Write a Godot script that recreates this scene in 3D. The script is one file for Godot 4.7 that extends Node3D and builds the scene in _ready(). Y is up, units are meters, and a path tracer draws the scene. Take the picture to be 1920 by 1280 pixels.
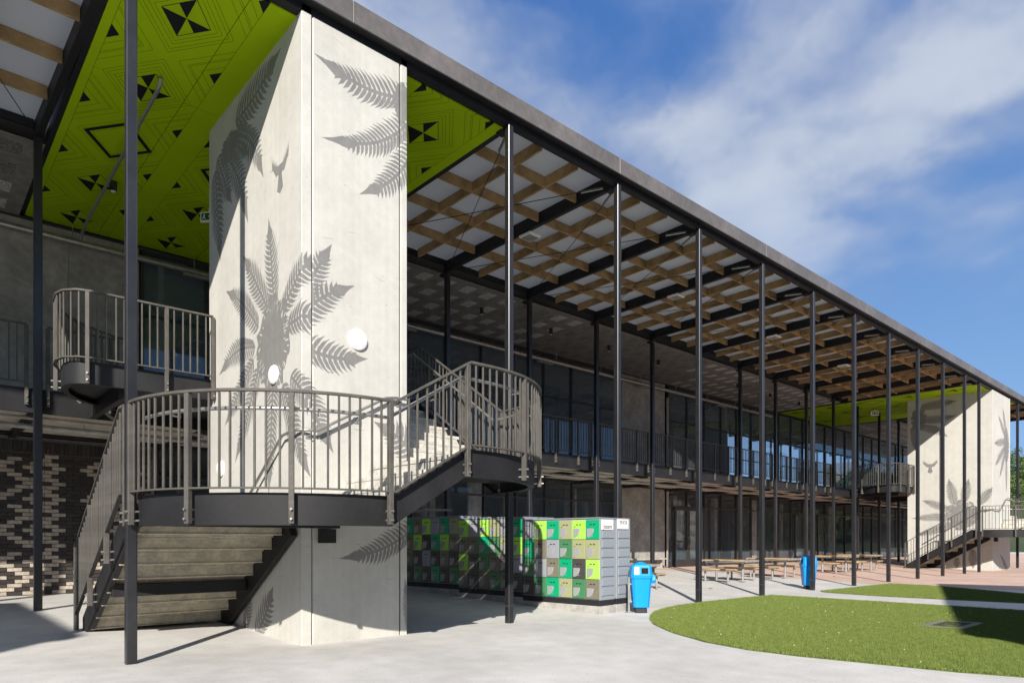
extends Node3D
# World axes: x runs along the building, y is up, the building lies towards -z. "d" below is the distance into the building (-z).

const PITCH := 2.588          # column spacing along the eaves
const EAVE_X := 1.77          # first column of the eaves
const COL_D := 7.77           # eaves columns
const INNER_D := 12.9         # columns at the walkway
const INNER_X := 1.635
const INNER_PITCH := 2.65
const WALL_D := 16.2          # facade
const DECK := 3.63            # upper walkway floor
const SOFFIT := 7.56
const OFFX := 11.05
const OFFY := -2.75
const SUN := Vector3(0.705, -0.54, -0.71)

var M := {}
var taken := {}
var boxes := {}
var rng := RandomNumberGenerator.new()

# ------------------------------------------------------------------ helpers
func P(x: float, y: float, d: float) -> Vector3:
	return Vector3(x, y, -d)

func gy(d: float) -> float:
	if d <= 8.0:
		return 0.0
	if d <= 13.0:
		return (d - 8.0) * 0.034
	return minf(0.17 + (d - 13.0) * 0.00625, 0.19)

func numbered(called: String) -> String:
	if not taken.has(called):
		taken[called] = 0
		return called
	taken[called] += 1
	return "%s_%03d" % [called, taken[called]]

func tag(o: Node3D, label: String, category: String, group := "") -> Node3D:
	o.set_meta("label", label)
	o.set_meta("category", category)
	if group != "":
		o.set_meta("group", group)
	return o

func thing(called: String, label: String, category: String, at := Vector3.ZERO, turn := 0.0, group := "") -> Node3D:
	var o := Node3D.new()
	o.name = numbered(called)
	add_child(o)
	o.position = at
	o.rotation.y = turn
	return tag(o, label, category, group)

func put(parent: Node3D, called: String, mesh: Mesh, mat: Material, at := Vector3.ZERO, basis := Basis.IDENTITY) -> MeshInstance3D:
	var o := MeshInstance3D.new()
	o.name = numbered(called) if parent == self else called
	o.mesh = mesh
	o.material_override = mat
	o.transform = Transform3D(basis, at)
	parent.add_child(o, true)
	return o

func structure(called: String, mesh: Mesh, mat: Material, at := Vector3.ZERO) -> MeshInstance3D:
	var o := put(self, called, mesh, mat, at)
	o.set_meta("kind", "structure")
	return o

func tri(st: SurfaceTool, a: Vector3, b: Vector3, c: Vector3, n: Vector3) -> void:
	tri3(st, a, b, c, n, n, n)

func tri3(st: SurfaceTool, a: Vector3, b: Vector3, c: Vector3, na: Vector3, nb: Vector3, nc: Vector3) -> void:
	if (b - a).cross(c - a).dot(na + nb + nc) > 0.0:
		st.set_normal(na); st.add_vertex(a)
		st.set_normal(nc); st.add_vertex(c)
		st.set_normal(nb); st.add_vertex(b)
	else:
		st.set_normal(na); st.add_vertex(a)
		st.set_normal(nb); st.add_vertex(b)
		st.set_normal(nc); st.add_vertex(c)

func quad(st: SurfaceTool, a: Vector3, b: Vector3, c: Vector3, d: Vector3, n: Vector3) -> void:
	tri(st, a, b, c, n)
	tri(st, a, c, d, n)

func start() -> SurfaceTool:
	var st := SurfaceTool.new()
	st.begin(Mesh.PRIMITIVE_TRIANGLES)
	return st

# adds a chamfered box, axes given by basis
func box_into(st: SurfaceTool, at: Vector3, size: Vector3, b := 0.0, basis := Basis.IDENTITY) -> void:
	var h := size * 0.5
	b = minf(b, minf(h.x, minf(h.y, h.z)) * 0.9)
	for ax in 3:
		var u := (ax + 1) % 3
		var w := (ax + 2) % 3
		for s in [-1.0, 1.0]:
			var c := []
			for q in [[-1.0, -1.0], [1.0, -1.0], [1.0, 1.0], [-1.0, 1.0]]:
				var v := Vector3.ZERO
				v[ax] = s * h[ax]
				v[u] = q[0] * (h[u] - b)
				v[w] = q[1] * (h[w] - b)
				c.append(at + basis * v)
			var n := Vector3.ZERO
			n[ax] = s
			quad(st, c[0], c[1], c[2], c[3], basis * n)
	if b <= 0.0:
		return
	for ax in 3:      # edges parallel to ax
		var u := (ax + 1) % 3
		var w := (ax + 2) % 3
		for su in [-1.0, 1.0]:
			for sw in [-1.0, 1.0]:
				var c := []
				for q in [[-1.0, 0], [1.0, 0], [1.0, 1], [-1.0, 1]]:
					var v := Vector3.ZERO
					v[ax] = q[0] * (h[ax] - b)
					v[u] = su * (h[u] - (b if q[1] == 1 else 0.0))
					v[w] = sw * (h[w] - (0.0 if q[1] == 1 else b))
					c.append(at + basis * v)
				var n := Vector3.ZERO
				n[u] = su
				n[w] = sw
				quad(st, c[0], c[1], c[2], c[3], basis * n.normalized())
	for sx in [-1.0, 1.0]:
		for sy in [-1.0, 1.0]:
			for sz in [-1.0, 1.0]:
				var s := Vector3(sx, sy, sz)
				tri(st, at + basis * (s * Vector3(h.x, h.y - b, h.z - b)), at + basis * (s * Vector3(h.x - b, h.y, h.z - b)), at + basis * (s * Vector3(h.x - b, h.y - b, h.z)), basis * s.normalized())

func box_mesh(size: Vector3, b := 0.0) -> Mesh:
	var key := "%.4f %.4f %.4f %.4f" % [size.x, size.y, size.z, b]
	if not boxes.has(key):
		var st := start()
		box_into(st, Vector3.ZERO, size, b)
		boxes[key] = st.commit()
	return boxes[key]

func box(parent: Node3D, called: String, at: Vector3, size: Vector3, mat: Material, b := 0.0) -> MeshInstance3D:
	return put(parent, called, box_mesh(size, b), mat, at)

# box between x0..x1, y0..y1, d0..d1
func span(parent: Node3D, called: String, x0: float, x1: float, y0: float, y1: float, d0: float, d1: float, mat: Material, b := 0.0) -> MeshInstance3D:
	return box(parent, called, P((x0 + x1) * 0.5, (y0 + y1) * 0.5, (d0 + d1) * 0.5), Vector3(x1 - x0, y1 - y0, d1 - d0), mat, b)

# a straight bar from a to b, w across, h upright
func bar(parent: Node3D, called: String, a: Vector3, b: Vector3, w: float, h: float, mat: Material, bevel := 0.0) -> MeshInstance3D:
	var along := (b - a).normalized()
	var side := along.cross(Vector3.UP)
	side = Vector3.RIGHT if side.length() < 0.01 else side.normalized()
	var up := side.cross(along)
	return put(parent, called, box_mesh(Vector3(w, h, snappedf(a.distance_to(b), 0.001)), bevel), mat, (a + b) * 0.5, Basis(side, up, -along))

func rod(parent: Node3D, called: String, a: Vector3, b: Vector3, r: float, mat: Material, seg := 8) -> MeshInstance3D:
	return tube(parent, called, [a, b], r, mat, seg)

func tube_into(st: SurfaceTool, pts: Array, r: float, seg := 8) -> void:
	var rings := []
	var norms := []
	for i in pts.size():
		var t: Vector3 = (pts[mini(i + 1, pts.size() - 1)] - pts[maxi(i - 1, 0)]).normalized()
		var u := t.cross(Vector3.UP)
		u = Vector3.RIGHT if u.length() < 0.01 else u.normalized()
		var w := u.cross(t)
		var ring := []
		var nr := []
		for k in seg:
			var n := u * cos(TAU * k / seg) + w * sin(TAU * k / seg)
			ring.append(pts[i] + n * r)
			nr.append(n)
		rings.append(ring)
		norms.append(nr)
	for i in pts.size() - 1:
		for k in seg:
			var j := (k + 1) % seg
			tri3(st, rings[i][k], rings[i + 1][k], rings[i + 1][j], norms[i][k], norms[i + 1][k], norms[i + 1][j])
			tri3(st, rings[i][k], rings[i + 1][j], rings[i][j], norms[i][k], norms[i + 1][j], norms[i][j])
	for e in [0, pts.size() - 1]:
		var n: Vector3 = (pts[0] - pts[1]).normalized() if e == 0 else (pts[-1] - pts[-2]).normalized()
		for k in range(1, seg - 1):
			tri(st, rings[e][0], rings[e][k], rings[e][k + 1], n)

func tube(parent: Node3D, called: String, pts: Array, r: float, mat: Material, seg := 8) -> MeshInstance3D:
	var st := start()
	tube_into(st, pts, r, seg)
	return put(parent, called, st.commit(), mat)

# a flat section w across, h high, swept along pts (upright), smooth along the path
func sweep_into(st: SurfaceTool, pts: Array, w: float, h: float) -> void:
	var n := pts.size()
	var sides := []
	for i in n:
		var a: Vector3 = pts[i] - pts[maxi(i - 1, 0)]
		var b: Vector3 = pts[mini(i + 1, n - 1)] - pts[i]
		a.y = 0.0
		b.y = 0.0
		var t := (a.normalized() + b.normalized()).normalized()
		sides.append(Vector3(-t.z, 0, t.x))
	for i in n - 1:
		var l := []
		for j in [i, i + 1]:
			var s: Vector3 = sides[j] * w * 0.5
			var u := Vector3.UP * h * 0.5
			l.append([pts[j] - s - u, pts[j] + s - u, pts[j] + s + u, pts[j] - s + u])
		var up: Vector3 = (pts[i + 1] - pts[i]).normalized()
		up = (Vector3.UP - up * up.y).normalized()
		quad(st, l[0][3], l[0][2], l[1][2], l[1][3], up)
		quad(st, l[0][0], l[0][1], l[1][1], l[1][0], -up)
		for k in [0, 1]:
			var sg := 1.0 if k == 1 else -1.0
			var a0: int = 1 if k == 1 else 0
			var a1: int = 2 if k == 1 else 3
			tri3(st, l[0][a0], l[0][a1], l[1][a1], sides[i] * sg, sides[i] * sg, sides[i + 1] * sg)
			tri3(st, l[0][a0], l[1][a1], l[1][a0], sides[i] * sg, sides[i + 1] * sg, sides[i + 1] * sg)
		if i == 0:
			quad(st, l[0][0], l[0][1], l[0][2], l[0][3], (pts[0] - pts[1]).normalized())
		if i == n - 2:
			quad(st, l[1][0], l[1][1], l[1][2], l[1][3], (pts[-1] - pts[-2]).normalized())

func sweep(parent: Node3D, called: String, pts: Array, w: float, h: float, mat: Material) -> MeshInstance3D:
	var st := start()
	sweep_into(st, pts, w, h)
	return put(parent, called, st.commit(), mat)

# plan polygon of (x, d) points extruded from y0 to y1
func slab_mesh(poly: PackedVector2Array, y0: float, y1: float) -> Mesh:
	var st := start()
	var idx := Geometry2D.triangulate_polygon(poly)
	for k in range(0, idx.size(), 3):
		for q in [[y1, Vector3.UP], [y0, Vector3.DOWN]]:
			tri(st, P(poly[idx[k]].x, q[0], poly[idx[k]].y), P(poly[idx[k + 1]].x, q[0], poly[idx[k + 1]].y), P(poly[idx[k + 2]].x, q[0], poly[idx[k + 2]].y), q[1])
	var way := -1.0 if Geometry2D.is_polygon_clockwise(poly) else 1.0
	for k in poly.size():
		var a := poly[k]
		var b := poly[(k + 1) % poly.size()]
		var n := Vector2(b.y - a.y, a.x - b.x).normalized() * way
		# orientation is settled by testing a point just outside
		if Geometry2D.is_point_in_polygon((a + b) * 0.5 + n * 0.002, poly):
			n = -n
		quad(st, P(a.x, y0, a.y), P(b.x, y0, b.y), P(b.x, y1, b.y), P(a.x, y1, a.y), Vector3(n.x, 0, -n.y))
	return st.commit()

func slab(parent: Node3D, called: String, poly: PackedVector2Array, y0: float, y1: float, mat: Material) -> MeshInstance3D:
	return put(parent, called, slab_mesh(poly, y0, y1), mat)

# ------------------------------------------------------------------ textures and materials
func noise_bytes(w: int, h: int, seed_: int, freq: float, oct := 4, type := FastNoiseLite.TYPE_SIMPLEX_SMOOTH) -> PackedByteArray:
	var n := FastNoiseLite.new()
	n.seed = seed_
	n.frequency = freq
	n.noise_type = type
	n.fractal_octaves = oct
	var im := n.get_seamless_image(w, h)
	im.convert(Image.FORMAT_L8)
	return im.get_data()

# a grey texture around 1.0 made of layers [seed, frequency, octaves, strength]; brightness lo..1
func grain(size: int, layers: Array, lo := 0.6, tint := Color.WHITE, specks := 0.0) -> ImageTexture:
	var acc := PackedFloat32Array()
	acc.resize(size * size)
	var total := 0.0
	for l in layers:
		var b := noise_bytes(size, size, l[0], l[1], l[2])
		var k: float = l[3]
		total += k
		for i in b.size():
			acc[i] += (b[i] / 255.0) * k
	var out := PackedByteArray()
	out.resize(size * size * 3)
	var r := RandomNumberGenerator.new()
	r.seed = layers[0][0]
	for i in acc.size():
		var v := lo + (1.0 - lo) * clampf((acc[i] / total - 0.5) * 1.7 + 0.5, 0.0, 1.0)
		if specks > 0.0 and r.randf() < specks:
			v *= r.randf_range(0.55, 0.85)
		out[i * 3] = int(255.0 * v * tint.r)
		out[i * 3 + 1] = int(255.0 * v * tint.g)
		out[i * 3 + 2] = int(255.0 * v * tint.b)
	return ImageTexture.create_from_image(Image.create_from_data(size, size, false, Image.FORMAT_RGB8, out))

func lin(r: float, g: float, b: float) -> Color:
	return Color(r, g, b).linear_to_srgb()

func mat(c: Color, rough := 0.6, metal := 0.0, tex: Texture2D = null, scale := 1.0) -> StandardMaterial3D:
	var m := StandardMaterial3D.new()
	m.albedo_color = c
	m.roughness = rough
	m.metallic = metal
	if tex:
		m.albedo_texture = tex
		m.uv1_triplanar = true
		m.uv1_world_triplanar = true
		m.uv1_scale = Vector3.ONE * scale
	return m

func make_materials() -> void:
	var fine := grain(512, [[11, 0.006, 5, 1.0], [12, 0.03, 4, 0.7], [13, 0.2, 2, 0.5]], 0.72, Color.WHITE, 0.004)
	var soft := grain(256, [[21, 0.01, 4, 1.0], [22, 0.08, 3, 0.6]], 0.8)
	var paving := grain(1024, [[31, 0.0035, 5, 1.0], [32, 0.02, 5, 0.8], [33, 0.3, 2, 0.5]], 0.87, Color.WHITE, 0.005)
	M.paving = mat(lin(0.585, 0.575, 0.555), 0.85, 0.0, paving, 0.11)
	M.pink = mat(lin(0.595, 0.425, 0.35), 0.85, 0.0, paving, 0.13)
	M.plinth = mat(lin(0.50, 0.485, 0.455), 0.85, 0.0, fine, 0.6)
	M.terrain = mat(lin(0.05, 0.075, 0.025), 0.95, 0.0, fine, 0.02)
	M.precast = mat(lin(0.40, 0.385, 0.35), 0.8, 0.0, fine, 0.35)
	M.column = mat(lin(0.019, 0.019, 0.022), 0.36, 0.0, soft, 0.7)
	M.column.metallic_specular = 0.55
	M.steel = mat(lin(0.020, 0.020, 0.022), 0.55, 0.0, soft, 0.8)
	M.steel.metallic_specular = 0.35
	M.rail = mat(lin(0.100, 0.094, 0.084), 0.58, 0.0, soft, 1.5)
	M.rail.metallic_specular = 0.35
	M.fascia = mat(lin(0.155, 0.142, 0.136), 0.5, 0.0, soft, 0.4)
	M.galv = mat(lin(0.52, 0.51, 0.48), 0.34, 0.75, soft, 2.0)
	M.galv_pale = mat(lin(0.42, 0.42, 0.40), 0.4, 0.4, soft, 2.0)
	M.pan = mat(lin(0.62, 0.56, 0.43), 0.55, 0.0, fine, 1.2)
	M.tread = mat(lin(0.62, 0.60, 0.54), 0.8, 0.0, fine, 0.9)
	var wood := StandardMaterial3D.new()
	wood = mat(lin(0.52, 0.35, 0.165), 0.7)
	wood.albedo_texture = wood_grain()
	wood.uv1_triplanar = true
	wood.uv1_world_triplanar = true
	wood.uv1_scale = Vector3(0.5, 0.5, 0.5)
	M.timber = wood
	M.timber_pale = wood.duplicate()
	M.timber_pale.albedo_color = lin(0.62, 0.46, 0.27)
	M.opal = mat(lin(0.5, 0.52, 0.54), 0.5)
	M.opal.backlight_enabled = true
	M.opal.backlight = lin(0.29, 0.305, 0.325)
	M.roof = mat(lin(0.12, 0.12, 0.12), 0.6)
	M.under = mat(lin(0.55, 0.50, 0.42), 0.7, 0.0, fine, 0.4)
	M.mullion = mat(lin(0.026, 0.025, 0.025), 0.4)
	var glass := StandardMaterial3D.new()
	glass.transparency = BaseMaterial3D.TRANSPARENCY_ALPHA
	glass.albedo_color = Color(0.60, 0.68, 0.74, 0.06)
	glass.roughness = 0.01
	glass.metallic = 0.24
	M.glass = glass
	M.clear_glass = glass.duplicate()
	M.clear_glass.metallic = 0.05
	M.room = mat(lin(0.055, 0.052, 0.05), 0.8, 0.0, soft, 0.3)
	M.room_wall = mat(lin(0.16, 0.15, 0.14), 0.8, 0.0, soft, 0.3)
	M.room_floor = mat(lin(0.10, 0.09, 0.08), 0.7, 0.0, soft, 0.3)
	M.brick_dark = []
	M.brick_pale = []
	for k in 3:
		M.brick_dark.append(mat(lin(0.028 + 0.010 * k, 0.022 + 0.008 * k, 0.020 + 0.007 * k), 0.6, 0.0, fine, 2.0 + k))
		M.brick_pale.append(mat(lin(0.46 + 0.05 * k, 0.40 + 0.045 * k, 0.33 + 0.035 * k), 0.75, 0.0, fine, 2.0 + k))
	M.mortar = mat(lin(0.22, 0.20, 0.18), 0.9, 0.0, fine, 1.0)
	M.white = mat(lin(0.78, 0.78, 0.76), 0.4)
	M.black = mat(lin(0.015, 0.015, 0.016), 0.5)
	M.hole = mat(lin(0.004, 0.004, 0.005), 0.9)
	M.locker = mat(lin(0.235, 0.262, 0.29), 0.45)
	M.locker_handle = mat(lin(0.27, 0.28, 0.29), 0.45)
	M.blue = mat(lin(0.004, 0.27, 0.72), 0.35)
	M.turf = mat(lin(0.115, 0.155, 0.030), 0.9, 0.0, fine, 0.8)
	M.blade = mat(Color.WHITE, 0.75)
	M.blade.vertex_color_use_as_albedo = true
	M.sign_ink = mat(lin(0.02, 0.02, 0.02), 0.7)
	M.exit_green = mat(lin(0.015, 0.10, 0.04), 0.4)
	M.render_pale = mat(lin(0.45, 0.44, 0.42), 0.85, 0.0, fine, 0.3)
	M.foliage = []
	for k in 3:
		var f := mat(lin(0.045 + 0.02 * k, 0.075 + 0.025 * k, 0.018 + 0.006 * k), 0.8)
		f.backlight_enabled = true
		f.backlight = lin(0.05, 0.08, 0.01)
		M.foliage.append(f)
	M.bark = mat(lin(0.10, 0.08, 0.06), 0.9)

func wood_grain() -> ImageTexture:
	var w := 512
	var a := noise_bytes(w, w, 41, 0.008, 4)
	var b := noise_bytes(w, w, 42, 0.09, 3)
	var out := PackedByteArray()
	out.resize(w * w * 3)
	for y in w:
		for x in w:
			var t: float = a[y * w + x] / 255.0
			var f: float = b[(y * w + x)] / 255.0
			var v := 0.80 + 0.14 * (t - 0.5) * 2.0 + 0.10 * (f - 0.5)
			var i := (y * w + x) * 3
			out[i] = int(255 * clampf(v, 0, 1))
			out[i + 1] = int(255 * clampf(v * 0.985, 0, 1))
			out[i + 2] = int(255 * clampf(v * 0.95, 0, 1))
	return ImageTexture.create_from_image(Image.create_from_data(w, w, false, Image.FORMAT_RGB8, out))

# fills a polygon (pixels) with one colour
func fill_poly(im: Image, poly: PackedVector2Array, c: Color) -> void:
	var lo := 1e9
	var hi := -1e9
	for p in poly:
		lo = minf(lo, p.y)
		hi = maxf(hi, p.y)
	for y in range(maxi(0, int(floor(lo))), mini(im.get_height() - 1, int(ceil(hi))) + 1):
		var xs := []
		var yc := y + 0.5
		for k in poly.size():
			var a := poly[k]
			var b := poly[(k + 1) % poly.size()]
			if (a.y <= yc) != (b.y <= yc):
				xs.append(a.x + (yc - a.y) / (b.y - a.y) * (b.x - a.x))
		xs.sort()
		for k in range(0, xs.size() - 1, 2):
			var x0 := int(round(xs[k]))
			var x1 := int(round(xs[k + 1]))
			if x1 > x0:
				im.fill_rect(Rect2i(x0, y, x1 - x0, 1), c)

func line_px(im: Image, a: Vector2, b: Vector2, w: float, c: Color) -> void:
	var n := (b - a).orthogonal().normalized() * w * 0.5
	fill_poly(im, PackedVector2Array([a + n, b + n, b - n, a - n]), c)

# one painted fern frond, base to tip, hw = half width, all in pixels: solid pointed end, curved leaflets, thin rib
func frond(im: Image, base: Vector2, tip: Vector2, hw: float, c: Color, r: RandomNumberGenerator, curve := 0.0) -> void:
	var len := base.distance_to(tip)
	var ax := (tip - base) / len
	var nx := ax.orthogonal()
	var n := clampi(int(len / (hw * 0.30)), 9, 22)
	var at := func(t: float) -> Vector2: return base + ax * len * t + nx * curve * len * sin(t * PI)
	var step := len * 0.75 / (n - 1.0)
	for k in n:
		var t := 0.02 + 0.75 * k / (n - 1.0)
		var prof := (0.62 + 0.38 * sin(clampf(t * 1.8, 0.0, 1.0) * PI * 0.5)) * (1.0 - pow(t / 0.78, 2.2) * 0.62)
		for s in [-1.0, 1.0]:
			var l := hw * prof * r.randf_range(0.9, 1.08)
			var p0: Vector2 = at.call(t)
			var dir: Vector2 = (nx * s * 0.88 + ax * 0.42).normalized()
			var w := step * r.randf_range(0.40, 0.45)
			var p1: Vector2 = p0 + dir * l * 0.35 - ax * l * 0.01
			var p2: Vector2 = p0 + dir * l * 0.72 + ax * l * 0.06
			var p3: Vector2 = p0 + dir * l + ax * l * 0.26
			fill_poly(im, PackedVector2Array([p0 - ax * w * 0.55, p1 - ax * w, p2 - ax * w * 0.85, p3, p2 + ax * w * 0.75, p1 + ax * w, p0 + ax * w * 0.55]), c)
	var rib := []
	for k in 12:
		rib.append(at.call(k / 11.0 * 0.9))
	for k in 11:
		line_px(im, rib[k], rib[k + 1], maxf(1.8, hw * 0.16), c)
	var e: Vector2 = at.call(0.70)
	var f: Vector2 = at.call(0.80)
	var wd := hw * 0.30
	fill_poly(im, PackedVector2Array([e - nx * wd * 0.35, f - nx * wd, f.lerp(tip, 0.45) - nx * wd * 0.42, tip, f.lerp(tip, 0.45) + nx * wd * 0.42, f + nx * wd, e + nx * wd * 0.35]), c)

func bird(im: Image, at: Vector2, s: float, c: Color) -> void:
	# a small bird seen from below: fan tail, two raised wings
	fill_poly(im, PackedVector2Array([at + Vector2(-0.10, -0.10) * s, at + Vector2(0.10, -0.10) * s, at + Vector2(0.09, 0.16) * s, at + Vector2(0.15, 0.42) * s, at + Vector2(0.0, 0.5) * s, at + Vector2(-0.14, 0.40) * s, at + Vector2(-0.08, 0.16) * s]), c)
	for sx in [-1.0, 1.0]:
		fill_poly(im, PackedVector2Array([at + Vector2(0.02 * sx, 0.08) * s, at + Vector2(0.20 * sx, 0.10) * s, at + Vector2(0.34 * sx, -0.08) * s, at + Vector2(0.38 * sx, -0.26) * s, at + Vector2(0.22 * sx, -0.12) * s, at + Vector2(0.05 * sx, -0.08) * s]), c)
		for k in 5:
			var q := at + Vector2((0.36 - 0.06 * k) * sx, -0.10 + 0.02 * k) * s
			fill_poly(im, PackedVector2Array([q + Vector2(-0.03, 0) * s, q + Vector2(0.03, 0) * s, q + Vector2(0.07 * sx, -0.34 + 0.04 * k) * s]), c)

# concrete with faint cloudiness, pour marks and painted ferns; fronds are [u0, v0, u1, v1, half width, curve] in metres from the top-left of the face
func mural(wm: float, hm: float, ppm: float, seed_: int, fronds: Array, masses: Array, birds: Array) -> StandardMaterial3D:
	var w := int(wm * ppm)
	var h := int(hm * ppm)
	var paint := Image.create_empty(w, h, false, Image.FORMAT_L8)
	var r := RandomNumberGenerator.new()
	r.seed = seed_
	for m in masses:      # [u, v, half u, half v]
		var pts := PackedVector2Array()
		for k in 40:
			var q := 1.0 + r.randf_range(-0.12, 0.12)
			pts.append(Vector2(m[0] + cos(TAU * k / 40) * m[2] * q, m[1] + sin(TAU * k / 40) * m[3] * q) * ppm)
		fill_poly(paint, pts, Color.WHITE)
		for k in int(m[2] * m[3] * 260):
			var a := r.randf() * TAU
			var q := r.randf_range(0.72, 1.05)
			var p := Vector2(m[0] + cos(a) * m[2] * q, m[1] + sin(a) * m[3] * q) * ppm
			var d := Vector2(cos(a), sin(a)) * r.randf_range(0.012, 0.05) * ppm
			line_px(paint, p - d, p + d, r.randf_range(0.008, 0.02) * ppm, Color.BLACK)
	for f in fronds:
		frond(paint, Vector2(f[0], f[1]) * ppm, Vector2(f[2], f[3]) * ppm, f[4] * ppm, Color.WHITE, r, f[5])
	for b in birds:
		bird(paint, Vector2(b[0], b[1]) * ppm, b[2] * ppm, Color.WHITE)
	var pd := paint.get_data()
	var big := noise_bytes(w, h, seed_ + 1, 0.004, 4)
	var mid := noise_bytes(w, h, seed_ + 2, 0.03, 4)
	var fine := noise_bytes(w, h, seed_ + 3, 0.25, 2)
	var st := FastNoiseLite.new()
	st.seed = seed_ + 4
	st.frequency = 0.05
	var streak := PackedFloat32Array()
	streak.resize(w)
	for x in w:
		streak[x] = st.get_noise_1d(x * 1.0)
	var out := PackedByteArray()
	out.resize(w * h * 3)
	for y in h:
		for x in w:
			var i := y * w + x
			var v := 0.715 + 0.05 * (big[i] / 255.0 - 0.5) + 0.035 * (mid[i] / 255.0 - 0.5) + 0.04 * (fine[i] / 255.0 - 0.5) + 0.018 * streak[x]
			var cr := v
			var cg := v * 0.995
			var cb := v * 0.965
			if pd[i] > 127:
				var k := 0.64 + 0.03 * (mid[i] / 255.0)
				cr *= k
				cg *= k * 1.002
				cb *= k * 1.02
			out[i * 3] = int(255 * clampf(cr, 0, 1))
			out[i * 3 + 1] = int(255 * clampf(cg, 0, 1))
			out[i * 3 + 2] = int(255 * clampf(cb, 0, 1))
	# air holes and scuffs in the concrete
	var im := Image.create_from_data(w, h, false, Image.FORMAT_RGB8, out)
	for k in int(wm * hm * 7):
		var p := Vector2i(r.randi_range(0, w - 4), r.randi_range(0, h - 3))
		var c := im.get_pixelv(p).darkened(r.randf_range(0.12, 0.4))
		im.fill_rect(Rect2i(p.x, p.y, r.randi_range(1, 2), r.randi_range(1, 2)), c)
	for k in int(wm * hm * 2.6):
		var p := Vector2(r.randf() * w, r.randf() * h)
		var l := r.randf_range(0.03, 0.16) * ppm
		var c := im.get_pixelv(Vector2i(p).clamp(Vector2i.ZERO, Vector2i(w - 1, h - 1))).darkened(r.randf_range(0.06, 0.2))
		line_px(im, p, p + Vector2(l, r.randf_range(-0.2, 0.35) * l), 1.2, c)
	var m := StandardMaterial3D.new()
	m.albedo_texture = ImageTexture.create_from_image(im)
	m.albedo_color = lin(0.98, 0.98, 0.97)
	m.roughness = 0.7
	m.texture_repeat = false
	return m

# soffit print: rows of diamonds, fine nested outlines, panel edges
func soffit_print(wm: float, lm: float, bands: Array) -> StandardMaterial3D:
	var ppm := 190.0
	var w := int(wm * ppm)
	var h := int(lm * ppm)
	var im := Image.create_empty(w, h, false, Image.FORMAT_RGB8)
	var green := lin(0.33, 0.50, 0.002)
	var ink := lin(0.012, 0.012, 0.014)
	var fine := lin(0.09, 0.14, 0.002)
	var n1 := noise_bytes(w, h, 77, 0.005, 3)
	for y in h:
		for x in w:
			im.set_pixel(x, y, green.darkened(0.05 * n1[y * w + x] / 255.0))
	var dia := func(c: Vector2, a: float, b: float) -> PackedVector2Array:
		return PackedVector2Array([(c + Vector2(-a, 0)) * ppm, (c + Vector2(0, -b)) * ppm, (c + Vector2(a, 0)) * ppm, (c + Vector2(0, b)) * ppm])
	var outline := func(c: Vector2, a: float, b: float, wd: float, col: Color, x0: float, x1: float) -> void:
		var pts: PackedVector2Array = dia.call(c, a, b)
		for k in 4:
			var p := pts[k]
			var q := pts[(k + 1) % 4]
			# clip to the band
			if (p.x < x0 * ppm and q.x < x0 * ppm) or (p.x > x1 * ppm and q.x > x1 * ppm):
				continue
			for lim in [x0 * ppm, x1 * ppm]:
				var lowside: bool = lim == x0 * ppm
				if lowside and p.x < lim: p = p + (q - p) * ((lim - p.x) / (q.x - p.x))
				if lowside and q.x < lim: q = q + (p - q) * ((lim - q.x) / (p.x - q.x))
				if not lowside and p.x > lim: p = p + (q - p) * ((lim - p.x) / (q.x - p.x))
				if not lowside and q.x > lim: q = q + (p - q) * ((lim - q.x) / (p.x - q.x))
			line_px(im, p, q, wd, col)
	for bx in bands:       # [centre x from the panel's edge, border half width]
		var cx: float = bx[0]
		var hb: float = bx[1]
		var step := 1.70
		line_px(im, Vector2(cx - hb, 0.2) * ppm, Vector2(cx - hb, lm) * ppm, 1.1, fine)
		line_px(im, Vector2(cx + hb, 0.2) * ppm, Vector2(cx + hb, lm) * ppm, 1.1, fine)
		for k in range(-1, 6):
			var c := Vector2(cx, 0.91 + step * k)
			for q in [0.36, 0.42, 0.50, 0.56]:
				outline.call(c, q, q * 1.36, 1.1, fine, cx - hb, cx + hb)
			for e in [-1.0, 1.0]:
				var t := Vector2(cx + hb * e, c.y + step * 0.5)
				for q in [0.22, 0.36, 0.39, 0.50]:
					outline.call(t, q, q * 1.36, 1.1, fine, cx - hb, cx + hb)
				fill_poly(im, PackedVector2Array([(t + Vector2(0, -0.155)) * ppm, (t + Vector2(0, 0.155)) * ppm, (t + Vector2(-0.115 * e, 0)) * ppm]), ink)
			if k == 2:
				for q in 12:
					outline.call(c, 0.475 - 0.006 * q, 0.64 - 0.008 * q, 2.4, ink, cx - hb, cx + hb)
			else:
				# four black triangles in a lozenge
				var a := 0.28
				var b := 0.385
				outline.call(c, a, b, 1.6, ink, 0.0, wm)
				var L := c + Vector2(-a, 0)
				var T := c + Vector2(0, -b)
				var R := c + Vector2(a, 0)
				var B := c + Vector2(0, b)
				var lt := (L + T) * 0.5
				var tr := (T + R) * 0.5
				var rb := (R + B) * 0.5
				var bl := (B + L) * 0.5
				for t in [[L, c, bl], [lt, T, c], [c, R, rb], [bl, c, B]]:
					fill_poly(im, PackedVector2Array([t[0] * ppm, t[1] * ppm, t[2] * ppm]), ink)
	var m := StandardMaterial3D.new()
	m.albedo_texture = ImageTexture.create_from_image(im)
	m.roughness = 0.75
	m.metallic_specular = 0.25
	m.texture_repeat = false
	return m

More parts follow.
